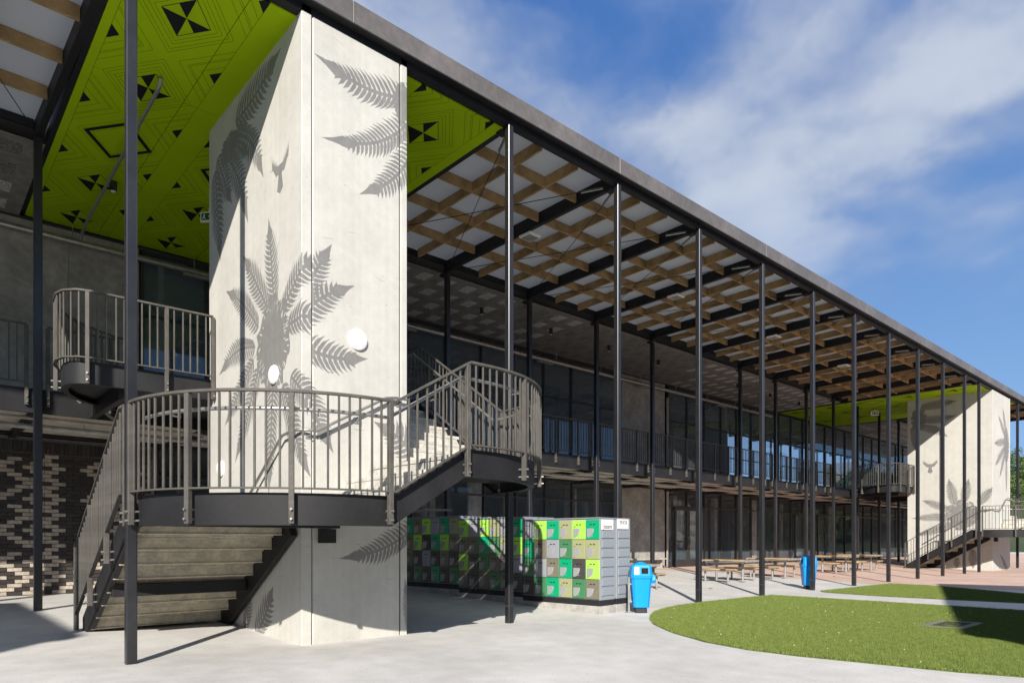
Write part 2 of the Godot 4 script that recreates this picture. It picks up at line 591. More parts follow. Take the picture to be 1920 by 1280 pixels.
func perforated(seed_: int, dark: bool) -> StandardMaterial3D:
	var s := 512
	var im := Image.create_empty(s, s, false, Image.FORMAT_RGB8)
	var base := lin(0.25, 0.24, 0.22)
	var n1 := noise_bytes(s, s, seed_, 0.01, 4)
	for y in s:
		for x in s:
			im.set_pixel(x, y, base.darkened(0.22 * n1[y * s + x] / 255.0))
	var r := RandomNumberGenerator.new()
	r.seed = seed_
	for a in 2:
		for b in 2:
			var o := Vector2i(70 + a * 256, 60 + b * 256)
			im.fill_rect(Rect2i(o.x, o.y, 124, 143), base.lightened(0.0) if dark else lin(0.36, 0.36, 0.34))
			for k in 900:
				var p := o + Vector2i(r.randi_range(0, 120), r.randi_range(0, 140))
				var c := lin(0.03, 0.03, 0.03) if dark or r.randf() < 0.35 else lin(0.75, 0.78, 0.78)
				im.fill_rect(Rect2i(p.x, p.y, r.randi_range(2, 5), 3), c)
	var m := StandardMaterial3D.new()
	m.albedo_texture = ImageTexture.create_from_image(im)
	m.roughness = 0.7
	return m

# a box whose faces share one planar mapping: axis "x" maps (d, y), axis "z" maps (x, y), axis "y" maps (x, d)
func mapped_box(x0: float, x1: float, y0: float, y1: float, d0: float, d1: float, axis: String, u0: float, u1: float, v0: float, v1: float, b := 0.0) -> Mesh:
	var st := start()
	box_into(st, P((x0 + x1) * 0.5, (y0 + y1) * 0.5, (d0 + d1) * 0.5), Vector3(x1 - x0, y1 - y0, d1 - d0), b)
	var arr := st.commit_to_arrays()
	var vs: PackedVector3Array = arr[Mesh.ARRAY_VERTEX]
	var uv := PackedVector2Array()
	for v in vs:
		var a := -v.z if axis == "x" else v.x
		if axis == "x" and (arr[Mesh.ARRAY_NORMAL] as PackedVector3Array)[uv.size()].z > 0.9:
			a = d0 - (v.x - x0)      # the print carries on round the panel's front edge
		var c := -v.z if axis == "y" else v.y
		uv.append(Vector2((a - u0) / (u1 - u0), (c - v0) / (v1 - v0)))
	arr[Mesh.ARRAY_TEX_UV] = uv
	var m := ArrayMesh.new()
	m.add_surface_from_arrays(Mesh.PRIMITIVE_TRIANGLES, arr)
	return m

# ------------------------------------------------------------------ camera, sky, sun
func make_sky() -> ImageTexture:
	var w := 1536
	var h := 768
	var n1 := FastNoiseLite.new()
	n1.seed = 19
	n1.frequency = 0.75
	n1.fractal_octaves = 6
	n1.fractal_gain = 0.5
	n1.noise_type = FastNoiseLite.TYPE_SIMPLEX_SMOOTH
	n1.domain_warp_enabled = true
	n1.domain_warp_amplitude = 0.35
	n1.domain_warp_frequency = 0.9
	var n2 := FastNoiseLite.new()
	n2.seed = 5
	n2.frequency = 3.2
	n2.fractal_octaves = 4
	n2.noise_type = FastNoiseLite.TYPE_SIMPLEX_SMOOTH
	var data := PackedFloat32Array()
	data.resize(w * h * 3)
	for y in h:
		var el := (0.5 - (y + 0.5) / h) * PI
		var sy := sin(el)
		var cy := cos(el)
		for x in w:
			var az := ((x + 0.5) / w - 0.5) * TAU
			var dir := Vector3(sin(az) * cy, sy, -cos(az) * cy)
			var c: Color
			if sy > 0.0:
				var k := pow(1.0 - sy, 2.1)
				c = Color(0.020, 0.105, 0.375).lerp(Color(0.30, 0.52, 0.83), k)
				if sy > 0.1:
					var q := Vector2(dir.x, dir.z) / (sy + 0.10)
					var v := n1.get_noise_2d(q.x + OFFX, q.y + OFFY) + 0.24 * n2.get_noise_2d(q.x, q.y)
					var low := smoothstep(0.26, 0.50, sy + 0.10 * v)
					var a := smoothstep(-0.48, 0.30, v) * low
					var lit := Color(0.40, 0.455, 0.575).lerp(Color(0.52, 0.575, 0.68), smoothstep(-0.1, 0.5, v))
					c = c.lerp(lit, a * 0.93)
			else:
				c = Color(0.20, 0.20, 0.19)
			var i := (y * w + x) * 3
			data[i] = c.r
			data[i + 1] = c.g
			data[i + 2] = c.b
	return ImageTexture.create_from_image(Image.create_from_data(w, h, false, Image.FORMAT_RGBF, data.to_byte_array()))

func setup_view() -> void:
	var cam := Camera3D.new()
	cam.name = "camera"
	add_child(cam)
	cam.position = Vector3(0, 1.25, 0)
	cam.rotation_degrees = Vector3(0, -42.03, 0)
	cam.set_frustum(0.1, Vector2(0, 0.02922), 0.1, 900.0)
	cam.current = true
	var env := Environment.new()
	env.background_mode = Environment.BG_SKY
	var sky := Sky.new()
	var pan := PanoramaSkyMaterial.new()
	pan.panorama = make_sky()
	pan.energy_multiplier = 0.72
	sky.sky_material = pan
	env.sky = sky
	env.tonemap_mode = Environment.TONE_MAPPER_LINEAR
	env.tonemap_exposure = 1.6
	env.sdfgi_enabled = true
	env.ssao_enabled = true
	env.ssil_enabled = true
	var we := WorldEnvironment.new()
	we.name = "environment"
	we.environment = env
	add_child(we)
	var sun := DirectionalLight3D.new()
	sun.name = "sun"
	sun.light_energy = 1.6
	sun.light_color = Color(1.0, 0.97, 0.925)
	sun.light_angular_distance = 0.53
	sun.shadow_enabled = true
	add_child(sun)
	sun.basis = Basis.looking_at(SUN.normalized())

# ------------------------------------------------------------------ ground
func make_ground() -> void:
	structure("terrain", slab_mesh(PackedVector2Array([Vector2(-400, -400), Vector2(400, -400), Vector2(400, 400), Vector2(-400, 400)]), -0.2, -0.03), M.terrain)
	var st := start()
	var ds := [-60.0, 8.0, 13.0, 16.2, 24.0]
	for k in ds.size() - 1:
		var y0 := gy(ds[k])
		var y1 := gy(ds[k + 1])
		quad(st, P(-60, y0, ds[k]), P(80, y0, ds[k]), P(80, y1, ds[k + 1]), P(-60, y1, ds[k + 1]), Vector3(0, 1, 0.034 if k == 1 else 0.0).normalized())
	structure("pavement", st.commit(), M.paving)
	st = start()
	ds = [-20.0, 8.0, 13.0, 16.15]
	for k in ds.size() - 1:
		var e := 0.004
		quad(st, P(21.55 if ds[k] < 8.0 else 21.2, gy(ds[k]) + e, ds[k]), P(70, gy(ds[k]) + e, ds[k]), P(70, gy(ds[k + 1]) + e, ds[k + 1]), P(21.2, gy(ds[k + 1]) + e, ds[k + 1]), Vector3(0, 1, 0.034 if k == 1 else 0.0).normalized())
	structure("pink_pavement", st.commit(), M.pink)

func make_lawn(poly: PackedVector2Array, seed_: int, count: int, near: Rect2) -> void:
	var lawn := put(self, "lawn", slab_mesh(poly, 0.0, 0.008), M.turf)
	lawn.set_meta("kind", "structure")
	# short turf blades
	var r := RandomNumberGenerator.new()
	r.seed = seed_
	var st := start()
	for b in 5:
		var a := TAU * b / 5.0 + 0.4
		var o := Vector3(cos(a), 0, sin(a)) * 0.010
		var lean := Vector3(cos(a * 2.1), 0, sin(a * 2.1)) * 0.014
		var s := Vector3(-sin(a * 1.7), 0, cos(a * 1.7)) * 0.0022
		var n := s.cross(Vector3.UP).normalized()
		tri(st, o - s, o + s, o + lean + Vector3.UP * 0.026, n)
	var mesh := st.commit()
	var box2 := Rect2(poly[0], Vector2.ZERO)
	for p in poly:
		box2 = box2.expand(p)
	box2 = box2.intersection(near)
	var xs: Array[Transform3D] = []
	var cs: Array[Color] = []
	while xs.size() < count:
		var p := box2.position + Vector2(r.randf(), r.randf()) * box2.size
		if not Geometry2D.is_point_in_polygon(p, poly):
			continue
		xs.append(Transform3D(Basis(Vector3.UP, r.randf() * TAU).scaled(Vector3.ONE * r.randf_range(0.8, 1.35)), P(p.x, 0.008, p.y)))
		var v := r.randf_range(0.5, 1.55)
		cs.append(Color(0.135 * v * r.randf_range(0.9, 1.15), 0.185 * v, 0.034 * v))
	var mm := MultiMesh.new()
	mm.transform_format = MultiMesh.TRANSFORM_3D
	mm.use_colors = true
	mm.mesh = mesh
	mm.instance_count = xs.size()
	for i in xs.size():
		mm.set_instance_transform(i, xs[i])
		mm.set_instance_color(i, cs[i])
	var o := MultiMeshInstance3D.new()
	o.name = numbered("grass")
	o.multimesh = mm
	o.material_override = M.blade
	add_child(o)
	o.set_meta("kind", "stuff")
	tag(o, "short green artificial turf of the curved lawn" if seed_ == 5 else "short green turf of the small lawn past the path", "grass")

func make_drain() -> void:
	var t := thing("drain_grate", "square black metal drain grate set in the lawn", "drain", P(11.5, 0.0, 3.12))
	for q in [[-0.5, -0.40, -0.28, 0.28], [0.40, 0.5, -0.28, 0.28], [-0.40, 0.40, -0.28, -0.18], [-0.40, 0.40, 0.18, 0.28]]:
		span(t, "rim", q[0], q[1], 0.0, 0.035, q[2], q[3], M.mortar, 0.004)
	span(t, "pit", -0.39, 0.39, 0.002, 0.006, -0.175, 0.175, M.hole)
	for k in 14:
		span(t, "grate_bar", -0.39 + k * 0.058, -0.372 + k * 0.058, 0.008, 0.032, -0.175, 0.175, M.steel, 0.003)
	for k in 3:
		span(t, "cross_bar", -0.39, 0.39, 0.010, 0.026, -0.09 + k * 0.085, -0.08 + k * 0.085, M.steel)

# ------------------------------------------------------------------ canopy
func eave_x(k: int) -> float:
	return EAVE_X + PITCH * k

func inner_x(k: int) -> float:
	return INNER_X + INNER_PITCH * k

func column(t: Node3D, x: float, d: float, top: float, w := 0.1) -> void:
	var y := gy(d)
	var o := span(t, "column", x - w * 0.5, x + w * 0.5, y - 0.02, top, d - w * 0.5, d + w * 0.5, M.column, 0.009)
	if d < 9.0 and x > 6.0:
		span(o, "paint_band", -w * 0.5 - 0.002, w * 0.5 + 0.002, -(top - y) * 0.5 + 0.27, -(top - y) * 0.5 + 0.278, -w * 0.5 - 0.002, w * 0.5 + 0.002, M.rail)

func make_canopy() -> Node3D:
	var t := thing("canopy", "long flat canopy of timber battens and black steel along the eaves", "canopy", Vector3.ZERO)
	# eaves columns; the tower stands where the second would be
	for k in range(-3, 12):
		if k == 1:
			continue
		column(t, eave_x(k), COL_D, 7.6)
	for x in [32.19, 38.45, 41.05, 43.65]:
		column(t, x, COL_D, 7.6)
	for k in range(-2, 15):
		if k == 1:
			continue
		column(t, inner_x(k), INNER_D, 7.55, 0.11)
		if k != 0:
			box(t, "column_bracket", P(inner_x(k) - 0.10, 7.44, INNER_D), Vector3(0.14, 0.05, 0.16), M.steel, 0.006)
	# fascia with visible joints, dark eaves beam behind it
	var x := -6.2
	while x < 46.0:
		span(t, "fascia", x, x + 5.196, 7.672, 7.950, 7.60, 7.70, M.fascia, 0.006)
		x += 5.2
	span(t, "eaves_beam", -6.2, 46.4, 7.575, 7.672, 7.72, 7.84, M.steel, 0.005)
	span(t, "eaves_lip", -6.2, 46.4, 7.660, 7.671, 7.605, 7.718, M.steel)
	# bays with timber battens: pairs of frame lines
	var bays := []
	for k in [-3, -2, -1, 2, 3, 4, 5, 6, 7, 8, 9, 10]:
		bays.append([eave_x(k), eave_x(k + 1), inner_x(k), inner_x(k + 1)])
	bays.append([eave_x(11), 32.19, inner_x(11), inner_x(11) + 2.0])
	bays.append([38.45, 41.05, 38.8, 41.4])
	bays.append([41.05, 43.65, 41.4, 44.0])
	var seen := {}
	for b in bays:
		for e in [[b[0], b[2]], [b[1], b[3]]]:
			if not seen.has(e[0]):
				seen[e[0]] = true
				bar(t, "rafter", P(e[0], 7.68, 7.84), P(e[1], 7.68, 12.98), 0.10, 0.24, M.steel, 0.006)
				box(t, "rafter_shoe", P(e[0], 7.60, 7.93), Vector3(0.15, 0.16, 0.16), M.steel, 0.02)
		var at := func(u: float, d: float, y: float) -> Vector3:
			var s := (d - COL_D) / (INNER_D - COL_D)
			return P(lerpf(lerpf(b[0], b[1], u), lerpf(b[2], b[3], u), s), y, d)
		var g: float = 0.055 / (b[1] - b[0])
		var rows := [7.92, 8.74, 9.76, 10.78, 11.80, 12.82]
		for i in range(1, 5):
			bar(t, "purlin", at.call(g, rows[i], 7.705), at.call(1.0 - g, rows[i], 7.705), 0.045, 0.185, M.timber, 0.004)
		bar(t, "wall_plate", at.call(g, 12.88, 7.735), at.call(1.0 - g, 12.88, 7.735), 0.06, 0.12, M.steel)
		for i in 5:
			for j in [1.0 / 3.0, 2.0 / 3.0]:
				bar(t, "batten", at.call(j, rows[i] + 0.024, 7.707), at.call(j, rows[i + 1] - 0.024, 7.707), 0.045, 0.182, M.timber, 0.004)
		# translucent roof sheets over the battens
		for j in 3:
			var a: Vector3 = at.call(j / 3.0, 7.72, 7.83)
			var c: Vector3 = at.call((j + 1) / 3.0, 7.72, 7.83)
			var e: Vector3 = at.call((j + 1) / 3.0, 13.0, 7.83)
			var f: Vector3 = at.call(j / 3.0, 13.0, 7.83)
			slab(t, "roof_sheet", PackedVector2Array([Vector2(a.x + 0.004, -a.z), Vector2(c.x - 0.004, -c.z), Vector2(e.x - 0.004, -e.z), Vector2(f.x + 0.004, -f.z)]), 7.806, 7.816, M.opal)
			for q in [[0.02], [0.98]]:
				pass
		# tie rods, crossing the bay
		if b[0] > 6.0 or b[0] < 0.0:
			rod(t, "tie_rod", at.call(0.05, 7.95, 7.585), at.call(0.97, 12.75, 7.585), 0.007, M.steel, 6)
			rod(t, "tie_rod", at.call(0.95, 7.95, 7.57), at.call(0.03, 12.75, 7.57), 0.007, M.steel, 6)
			for q in [[0.95, 8.0, 0.88, 8.36], [0.05, 8.0, 0.12, 8.36]]:
				rod(t, "turnbuckle", at.call(q[0], q[1], 7.575), at.call(q[2], q[3], 7.575), 0.022, M.galv, 8)
	# opaque roof over the building and over the green soffits
	span(t, "roof_deck", -6.2, 56.2, 7.835, 7.93, 13.02, 20.6, M.roof)
	span(t, "roof_deck", 1.83, 6.90, 7.70, 7.93, 7.86, 13.0, M.roof)
	span(t, "roof_deck", 32.25, 38.40, 7.70, 7.93, 7.86, 13.0, M.roof)
	span(t, "roof_edge", 1.76, 1.826, 7.565, 7.80, 7.86, 16.1, M.steel)
	span(t, "roof_edge", 6.905, 6.965, 7.565, 7.80, 7.86, 16.1, M.steel)
	span(t, "roof_edge", 32.15, 32.22, 7.545, 7.80, 7.86, 16.1, M.steel)
	return t

func make_soffits(t: Node3D) -> void:
	# green printed soffit panels: seams at x 3.06 and 4.9, d 10.48 and 13.35
	var green := soffit_print(5.07, 8.3, [[0.77, 0.655], [2.48, 0.655], [4.22, 0.655]])
	for off in [0.0, 30.42]:
		var xs := [1.83, 3.06, 4.96, 6.90] if off == 0.0 else [32.22, 33.6, 36.0, 38.40]
		var ds := [7.85, 10.48, 13.35, 16.15]
		for i in 3:
			for j in 3:
				var m := mapped_box(xs[i] + 0.004, xs[i + 1] - 0.004, SOFFIT, SOFFIT + 0.02, ds[j] + 0.004, ds[j + 1] - 0.004, "y", xs[0], xs[0] + 5.07, 7.85, 16.15)
				put(t, "green_soffit_panel", m, green)
		span(t, "soffit_backing", xs[0], xs[3], SOFFIT + 0.03, SOFFIT + 0.05, 7.85, 16.15, M.black)
	# perforated grey soffit along the walkway
	var p := [perforated(51, false), perforated(52, true), perforated(53, false)]
	var n := 0
	var x := -6.2
	while x < 55.0:
		var skip := (x > 1.0 and x < 6.9) or (x > 31.0 and x < 38.2)
		if not skip:
			var x1: float = x + 1.30
			if x < 1.77 and x1 > 1.0:
				x1 = 1.75
			for q in [[13.02, 14.58], [14.588, 16.15]]:
				put(t, "soffit_panel", mapped_box(x + 0.005, x1 - 0.005, 7.525, 7.545, q[0], q[1] - 0.006, "y", x, x + 1.31, q[0], q[0] + 1.56), p[(0 if x < 14.0 else 1 if x < 21.0 else 2) if n % 5 else 1])
				n += 1
		x += 1.31
		if x > 1.0 and x < 6.98 and x - 1.31 < 1.0:
			x = 6.98
	# downlights and exit signs belong to things of their own
	for k in 9:
		var lx := 8.3 + 2.65 * k
		if lx > 31.0:
			continue
		var dl := thing("downlight", "black cylinder downlight under the grey soffit, number %s from the tower" % ["one", "two", "three", "four", "five", "six", "seven", "eight", "nine"][k], "downlight", P(lx + 0.75, 7.42, 14.2), 0.0, "downlights under the walkway soffit")
		tube(dl, "can", [Vector3(0, 0.11, 0), Vector3(0, -0.07, 0)], 0.055, M.black, 12)
		tube(dl, "lens", [Vector3(0, -0.068, 0), Vector3(0, -0.074, 0)], 0.04, M.white, 12)
	for a in [[2.72, 14.9, "black cylinder downlight on the green soffit beside the eaves column"]]:
		var dl := thing("downlight", a[2], "downlight", P(a[0] + 0.1, 7.47, 13.6))
		tube(dl, "can", [Vector3(0, 0.09, 0), Vector3(0, -0.08, 0)], 0.06, M.black, 12)
		tube(dl, "lens", [Vector3(0, -0.078, 0), Vector3(0, -0.084, 0)], 0.045, M.white, 12)

func exit_sign(at: Vector3, turn: float, label: String) -> void:
	var t := thing("exit_sign", label, "exit sign", at, turn)
	box(t, "case", Vector3.ZERO, Vector3(0.36, 0.19, 0.05), M.white, 0.01)
	box(t, "face", Vector3(0, 0, 0.027), Vector3(0.30, 0.13, 0.004), M.exit_green)
	# running figure and arrow
	var f := 0.0305
	var st := start()
	box_into(st, Vector3(-0.09, 0.035, f), Vector3(0.022, 0.022, 0.002))
	box_into(st, Vector3(-0.095, 0.005, f), Vector3(0.022, 0.04, 0.002), 0.0, Basis(Vector3.BACK, -0.3))
	box_into(st, Vector3(-0.075, -0.03, f), Vector3(0.012, 0.045, 0.002), 0.0, Basis(Vector3.BACK, 0.7))
	box_into(st, Vector3(-0.115, -0.03, f), Vector3(0.012, 0.045, 0.002), 0.0, Basis(Vector3.BACK, -0.7))
	box_into(st, Vector3(0.03, 0, f), Vector3(0.07, 0.018, 0.002))
	tri(st, Vector3(0.065, 0.035, f), Vector3(0.065, -0.035, f), Vector3(0.11, 0, f), Vector3.BACK)
	put(t, "pictogram", st.commit(), M.white)
	box(t, "bracket", Vector3(0, 0.125, 0), Vector3(0.02, 0.07, 0.02), M.white)

func canopy_light(k: int, word: String) -> void:
	var t := thing("canopy_light", "white square light fitting under the canopy, %s from the tower" % word, "light fitting", P(eave_x(k) + 0.16, 7.52, 10.2), 0.0, "square canopy light fittings")
	box(t, "tray", Vector3.ZERO, Vector3(0.34, 0.05, 0.34), M.white, 0.015)
	box(t, "diffuser", Vector3(0, -0.03, 0), Vector3(0.25, 0.02, 0.25), M.galv_pale, 0.008)

# ------------------------------------------------------------------ building
func pane(t: Node3D, x0: float, x1: float, y0: float, y1: float, d: float) -> void:
	var kind: Material = M.clear_glass if y0 < 3.4 or d > 18.0 else M.glass
	var st := start()
	# panes are never quite in one plane
	var e := rng.randf_range(-0.004, 0.004)
	var f := rng.randf_range(-0.003, 0.003)
	var n := Vector3(e / (x1 - x0) * 2.0, f / (y1 - y0) * 2.0, 1.0).normalized()
	quad(st, P(x0, y0, d - e - f), P(x1, y0, d + e - f), P(x1, y1, d + e + f), P(x0, y1, d - e + f), n)
	put(t, "window_pane", st.commit(), kind)

# glazed stretch: mullions every 1.294 m, rails at the given heights
func glazing(t: Node3D, x0: float, x1: float, ys: Array, d: float) -> void:
	var n := maxi(1, int(round((x1 - x0) / 1.294)))
	var w := (x1 - x0) / n
	for k in n + 1:
		var x := x0 + w * k
		span(t, "mullion", x - 0.03, x + 0.03, ys[0], ys[-1], d - 0.06, d + 0.06, M.mullion, 0.004)
	for y in ys:
		for k in n:
			span(t, "transom", x0 + w * k + 0.031, x0 + w * (k + 1) - 0.031, y - 0.03, y + 0.03, d - 0.05, d + 0.05, M.mullion, 0.004)
	for k in n:
		for j in ys.size() - 1:
			pane(t, x0 + w * k + 0.03, x0 + w * (k + 1) - 0.03, ys[j] + 0.03, ys[j + 1] - 0.03, d)

func door(t: Node3D, x0: float, x1: float, y0: float, y1: float, hinge_left: bool) -> void:
	var d := WALL_D - 0.07
	var o := Node3D.new()
	o.name = "door"
	t.add_child(o, true)
	o.position = P(x0, y0, d)
	var w := x1 - x0
	var h := y1 - y0
	for q in [[0.0, 0.11, 0.0, h], [w - 0.11, w, 0.0, h], [0.111, w - 0.111, 0.0, 0.28], [0.111, w - 0.111, h - 0.11, h]]:
		span(o, "door_frame", q[0], q[1], q[2], q[3], -0.025, 0.025, M.mullion, 0.004)
	var st := start()
	quad(st, P(0.11, 0.28, 0), P(w - 0.11, 0.28, 0), P(w - 0.11, h - 0.11, 0), P(0.11, h - 0.11, 0), Vector3.BACK)
	put(o, "door_glass", st.commit(), M.clear_glass)
	var hx := w - 0.06 if hinge_left else 0.06
	tube(o, "pull_handle", [P(hx, 0.78, -0.03), P(hx, 0.80, -0.09), P(hx, 1.18, -0.09), P(hx, 1.20, -0.03)], 0.014, M.galv, 8)

func make_building() -> Node3D:
	var t := thing("school_building", "two storey school block with concrete panels and dark glazing behind the canopy", "building", Vector3.ZERO)
	var g := 0.19
	# upper concrete panels at the left end and the tall concrete panel between the glazing
	for q in [[-6.2, -3.2], [-3.196, -0.2], [-0.196, 2.57], [2.574, 3.85]]:
		span(t, "concrete_panel", q[0], q[1], DECK - 0.25, 7.50, WALL_D, WALL_D + 0.18, M.precast, 0.006)
	span(t, "concrete_panel", 20.1, 22.85, g - 0.1, 3.30, WALL_D, WALL_D + 0.18, M.precast, 0.006)
	span(t, "concrete_panel", 20.1, 22.85, 3.34, 7.50, WALL_D, WALL_D + 0.18, M.precast, 0.006)
	span(t, "downpipe", 22.90, 22.99, g, 7.0, WALL_D - 0.10, WALL_D - 0.01, M.under, 0.03)
	# glazing: ground floor and upper floor
	glazing(t, 4.2, 20.05, [g + 0.03, 2.66, 3.30], WALL_D + 0.02)
	glazing(t, 3.90, 20.05, [DECK + 0.05, 6.10, 7.45], WALL_D + 0.02)
	glazing(t, 23.05, 56.0, [g + 0.03, 2.66, 3.30], WALL_D + 0.02)
	glazing(t, 23.05, 56.0, [DECK + 0.05, 6.10, 7.45], WALL_D + 0.02)
	for q in [[23.42, 24.36, true], [24.37, 25.60, false], [33.9, 34.9, true], [36.5, 37.5, false]]:
		door(t, q[0], q[1], g + 0.02, 2.62, q[2])
	# rooms behind the glass
	var back := 20.2
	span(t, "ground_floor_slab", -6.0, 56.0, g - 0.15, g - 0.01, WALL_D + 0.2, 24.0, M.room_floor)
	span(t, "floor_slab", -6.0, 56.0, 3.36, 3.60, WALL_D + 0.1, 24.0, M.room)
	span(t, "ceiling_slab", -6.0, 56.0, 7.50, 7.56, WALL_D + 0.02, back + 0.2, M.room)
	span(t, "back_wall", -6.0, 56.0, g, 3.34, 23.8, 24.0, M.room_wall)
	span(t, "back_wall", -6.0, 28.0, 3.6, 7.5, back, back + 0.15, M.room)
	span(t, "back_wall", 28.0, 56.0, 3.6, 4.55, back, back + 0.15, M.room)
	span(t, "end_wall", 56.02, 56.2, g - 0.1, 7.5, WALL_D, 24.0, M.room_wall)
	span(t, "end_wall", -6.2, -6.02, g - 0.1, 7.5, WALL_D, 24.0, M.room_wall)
	glazing(t, 28.02, 55.9, [4.58, 5.9, 7.42], back + 0.05)
	for x in [4.3, 9.6, 14.9, 20.6, 27.9]:
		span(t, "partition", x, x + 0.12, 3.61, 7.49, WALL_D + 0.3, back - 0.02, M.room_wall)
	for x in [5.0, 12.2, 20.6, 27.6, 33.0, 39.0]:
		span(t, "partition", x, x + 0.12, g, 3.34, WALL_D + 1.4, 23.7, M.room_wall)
	for k in 12:
		span(t, "ceiling_beam", 24.0 + 2.6 * k, 24.15 + 2.6 * k, 7.05, 7.49, WALL_D + 0.3, back - 0.05, M.black)
	for k in 12:
		span(t, "interior_post", 6.0 + 3.4 * k, 6.25 + 3.4 * k, g, 3.34, 18.2, 18.45, M.render_pale, 0.02)
	for k in 9:
		var bx := 6.6 + 4.3 * k
		span(t, "interior_cabinet", bx, bx + 1.5, g, g + 0.95 + 0.9 * (k % 2), 21.2, 21.8, M.white if k % 3 == 0 else M.timber_pale, 0.01)
		span(t, "curtain", bx + 2.2, bx + 2.75, g + 0.05, 3.2, WALL_D + 0.35, WALL_D + 0.45, M.render_pale if k % 2 else M.room, 0.03)
	# galvanised service pipe under the soffit, with hangers
	tube(t, "service_pipe", [P(-6, 7.22, WALL_D - 0.22), P(31.2, 7.22, WALL_D - 0.22)], 0.065, M.galv, 12)
	for k in 15:
		rod(t, "pipe_hanger", P(-2.0 + 2.3 * k, 7.22, WALL_D - 0.22), P(-2.0 + 2.3 * k, 7.53, WALL_D - 0.22), 0.01, M.galv, 6)
	tube(t, "branch_pipe", [P(2.72, 7.27, WALL_D - 0.22), P(2.72, 7.40, 15.5), P(2.66, 7.44, 10.2), P(2.66, 7.52, 10.05)], 0.028, M.galv, 8)
	for k in 5:
		box(t, "batten_light", P(5.0 + 5.4 * k, 7.10, WALL_D - 0.30), Vector3(0.7, 0.06, 0.10), M.galv_pale, 0.01)
	return t

# patterned brick wall: stretchers with a zig-zag of pale bricks
func make_brick_wall() -> void:
	var t := thing("brick_wall", "dark brick wall with a zigzag pattern of cream bricks", "wall", P(0, 0, WALL_D))
	span(t, "mortar_bed", -6.0, 4.15, 0.15, 3.28, 0.012, 0.16, M.mortar)
	var L := 0.240
	var H := 0.0765
	var mesh := box_mesh(Vector3(L - 0.010, H - 0.010, 0.11), 0.003)
	var rest := [start(), start()]
	var kept := 0
	for row in 36:
		var y := 0.20 + H * (row + 0.5)
		var shift := L * 0.5 if row % 2 else 0.0
		for col in range(-26, 18):
			var x := col * L + shift
			if x < -5.9 or x > 4.05:
				continue
			# zig-zag, one brick's half step per course, turning every four courses
			var ph := row % 8
			var z := ph if ph < 4 else 8 - ph
			var u := fposmod((x - 1.30) / L - z * 0.5, 6.0)
			var v := fposmod((x - 1.30) / L + z * 0.5, 6.0)
			var pale := u < 0.95 or (u > 1.9 and u < 2.95) or (v > 4.0 and v < 4.95)
			if row >= 1 and row <= 5:
				pale = fposmod((x - 1.30) / L - z * 0.5, 2.0) < 0.95
			elif fposmod((x - 1.30) / L, 6.0) > 4.9 or (row % 12 == 11 and u < 2.0):
				pale = false
			if x > 1.35 and x < 3.35 and kept < 300 and (pale or (x < 3.0)):
				kept += 1
				put(t, "brick", mesh, (M.brick_pale if pale else M.brick_dark)[rng.randi() % 3], Vector3(x, y, -0.055 + 0.012 + rng.randf_range(0.0, 0.004)))
			else:
				box_into(rest[0 if pale else 1], Vector3(x, y, -0.043), Vector3(L - 0.010, H - 0.010, 0.11))
	for k in 2:
		var o := put(t, "bricks", rest[k].commit(), M.brick_pale[1] if k == 0 else M.brick_dark[1])
		o.set_meta("kind", "stuff")
	# soldier course
	for col in range(-20, 54):
		var x := col * H
		put(t, "soldier_brick", box_mesh(Vector3(H - 0.010, 0.225, 0.11), 0.003), M.brick_dark[rng.randi() % 3], Vector3(x, 3.09, -0.043))

# ------------------------------------------------------------------ railings
# path: plan points with floor height; makes rails, posts, balusters and a side channel
func dense(path: Array, step := 0.02) -> Array:
	var out := []
	for i in path.size() - 1:
		var a: Vector3 = path[i]
		var b: Vector3 = path[i + 1]
		var n := maxi(1, int(a.distance_to(b) / step))
		for k in n:
			out.append(a.lerp(b, k / float(n)))
	out.append(path[-1])
	return out

func shifted(path: Array, by: float, up: float) -> Array:
	var out := []
	var n := path.size()
	for i in n:
		var a: Vector3 = path[i] - path[maxi(i - 1, 0)]
		var b: Vector3 = path[mini(i + 1, n - 1)] - path[i]
		a.y = 0.0
		b.y = 0.0
		var t := (a.normalized() + b.normalized()).normalized()
		out.append(path[i] + Vector3(-t.z, 0, t.x) * by + Vector3.UP * up)
	return out

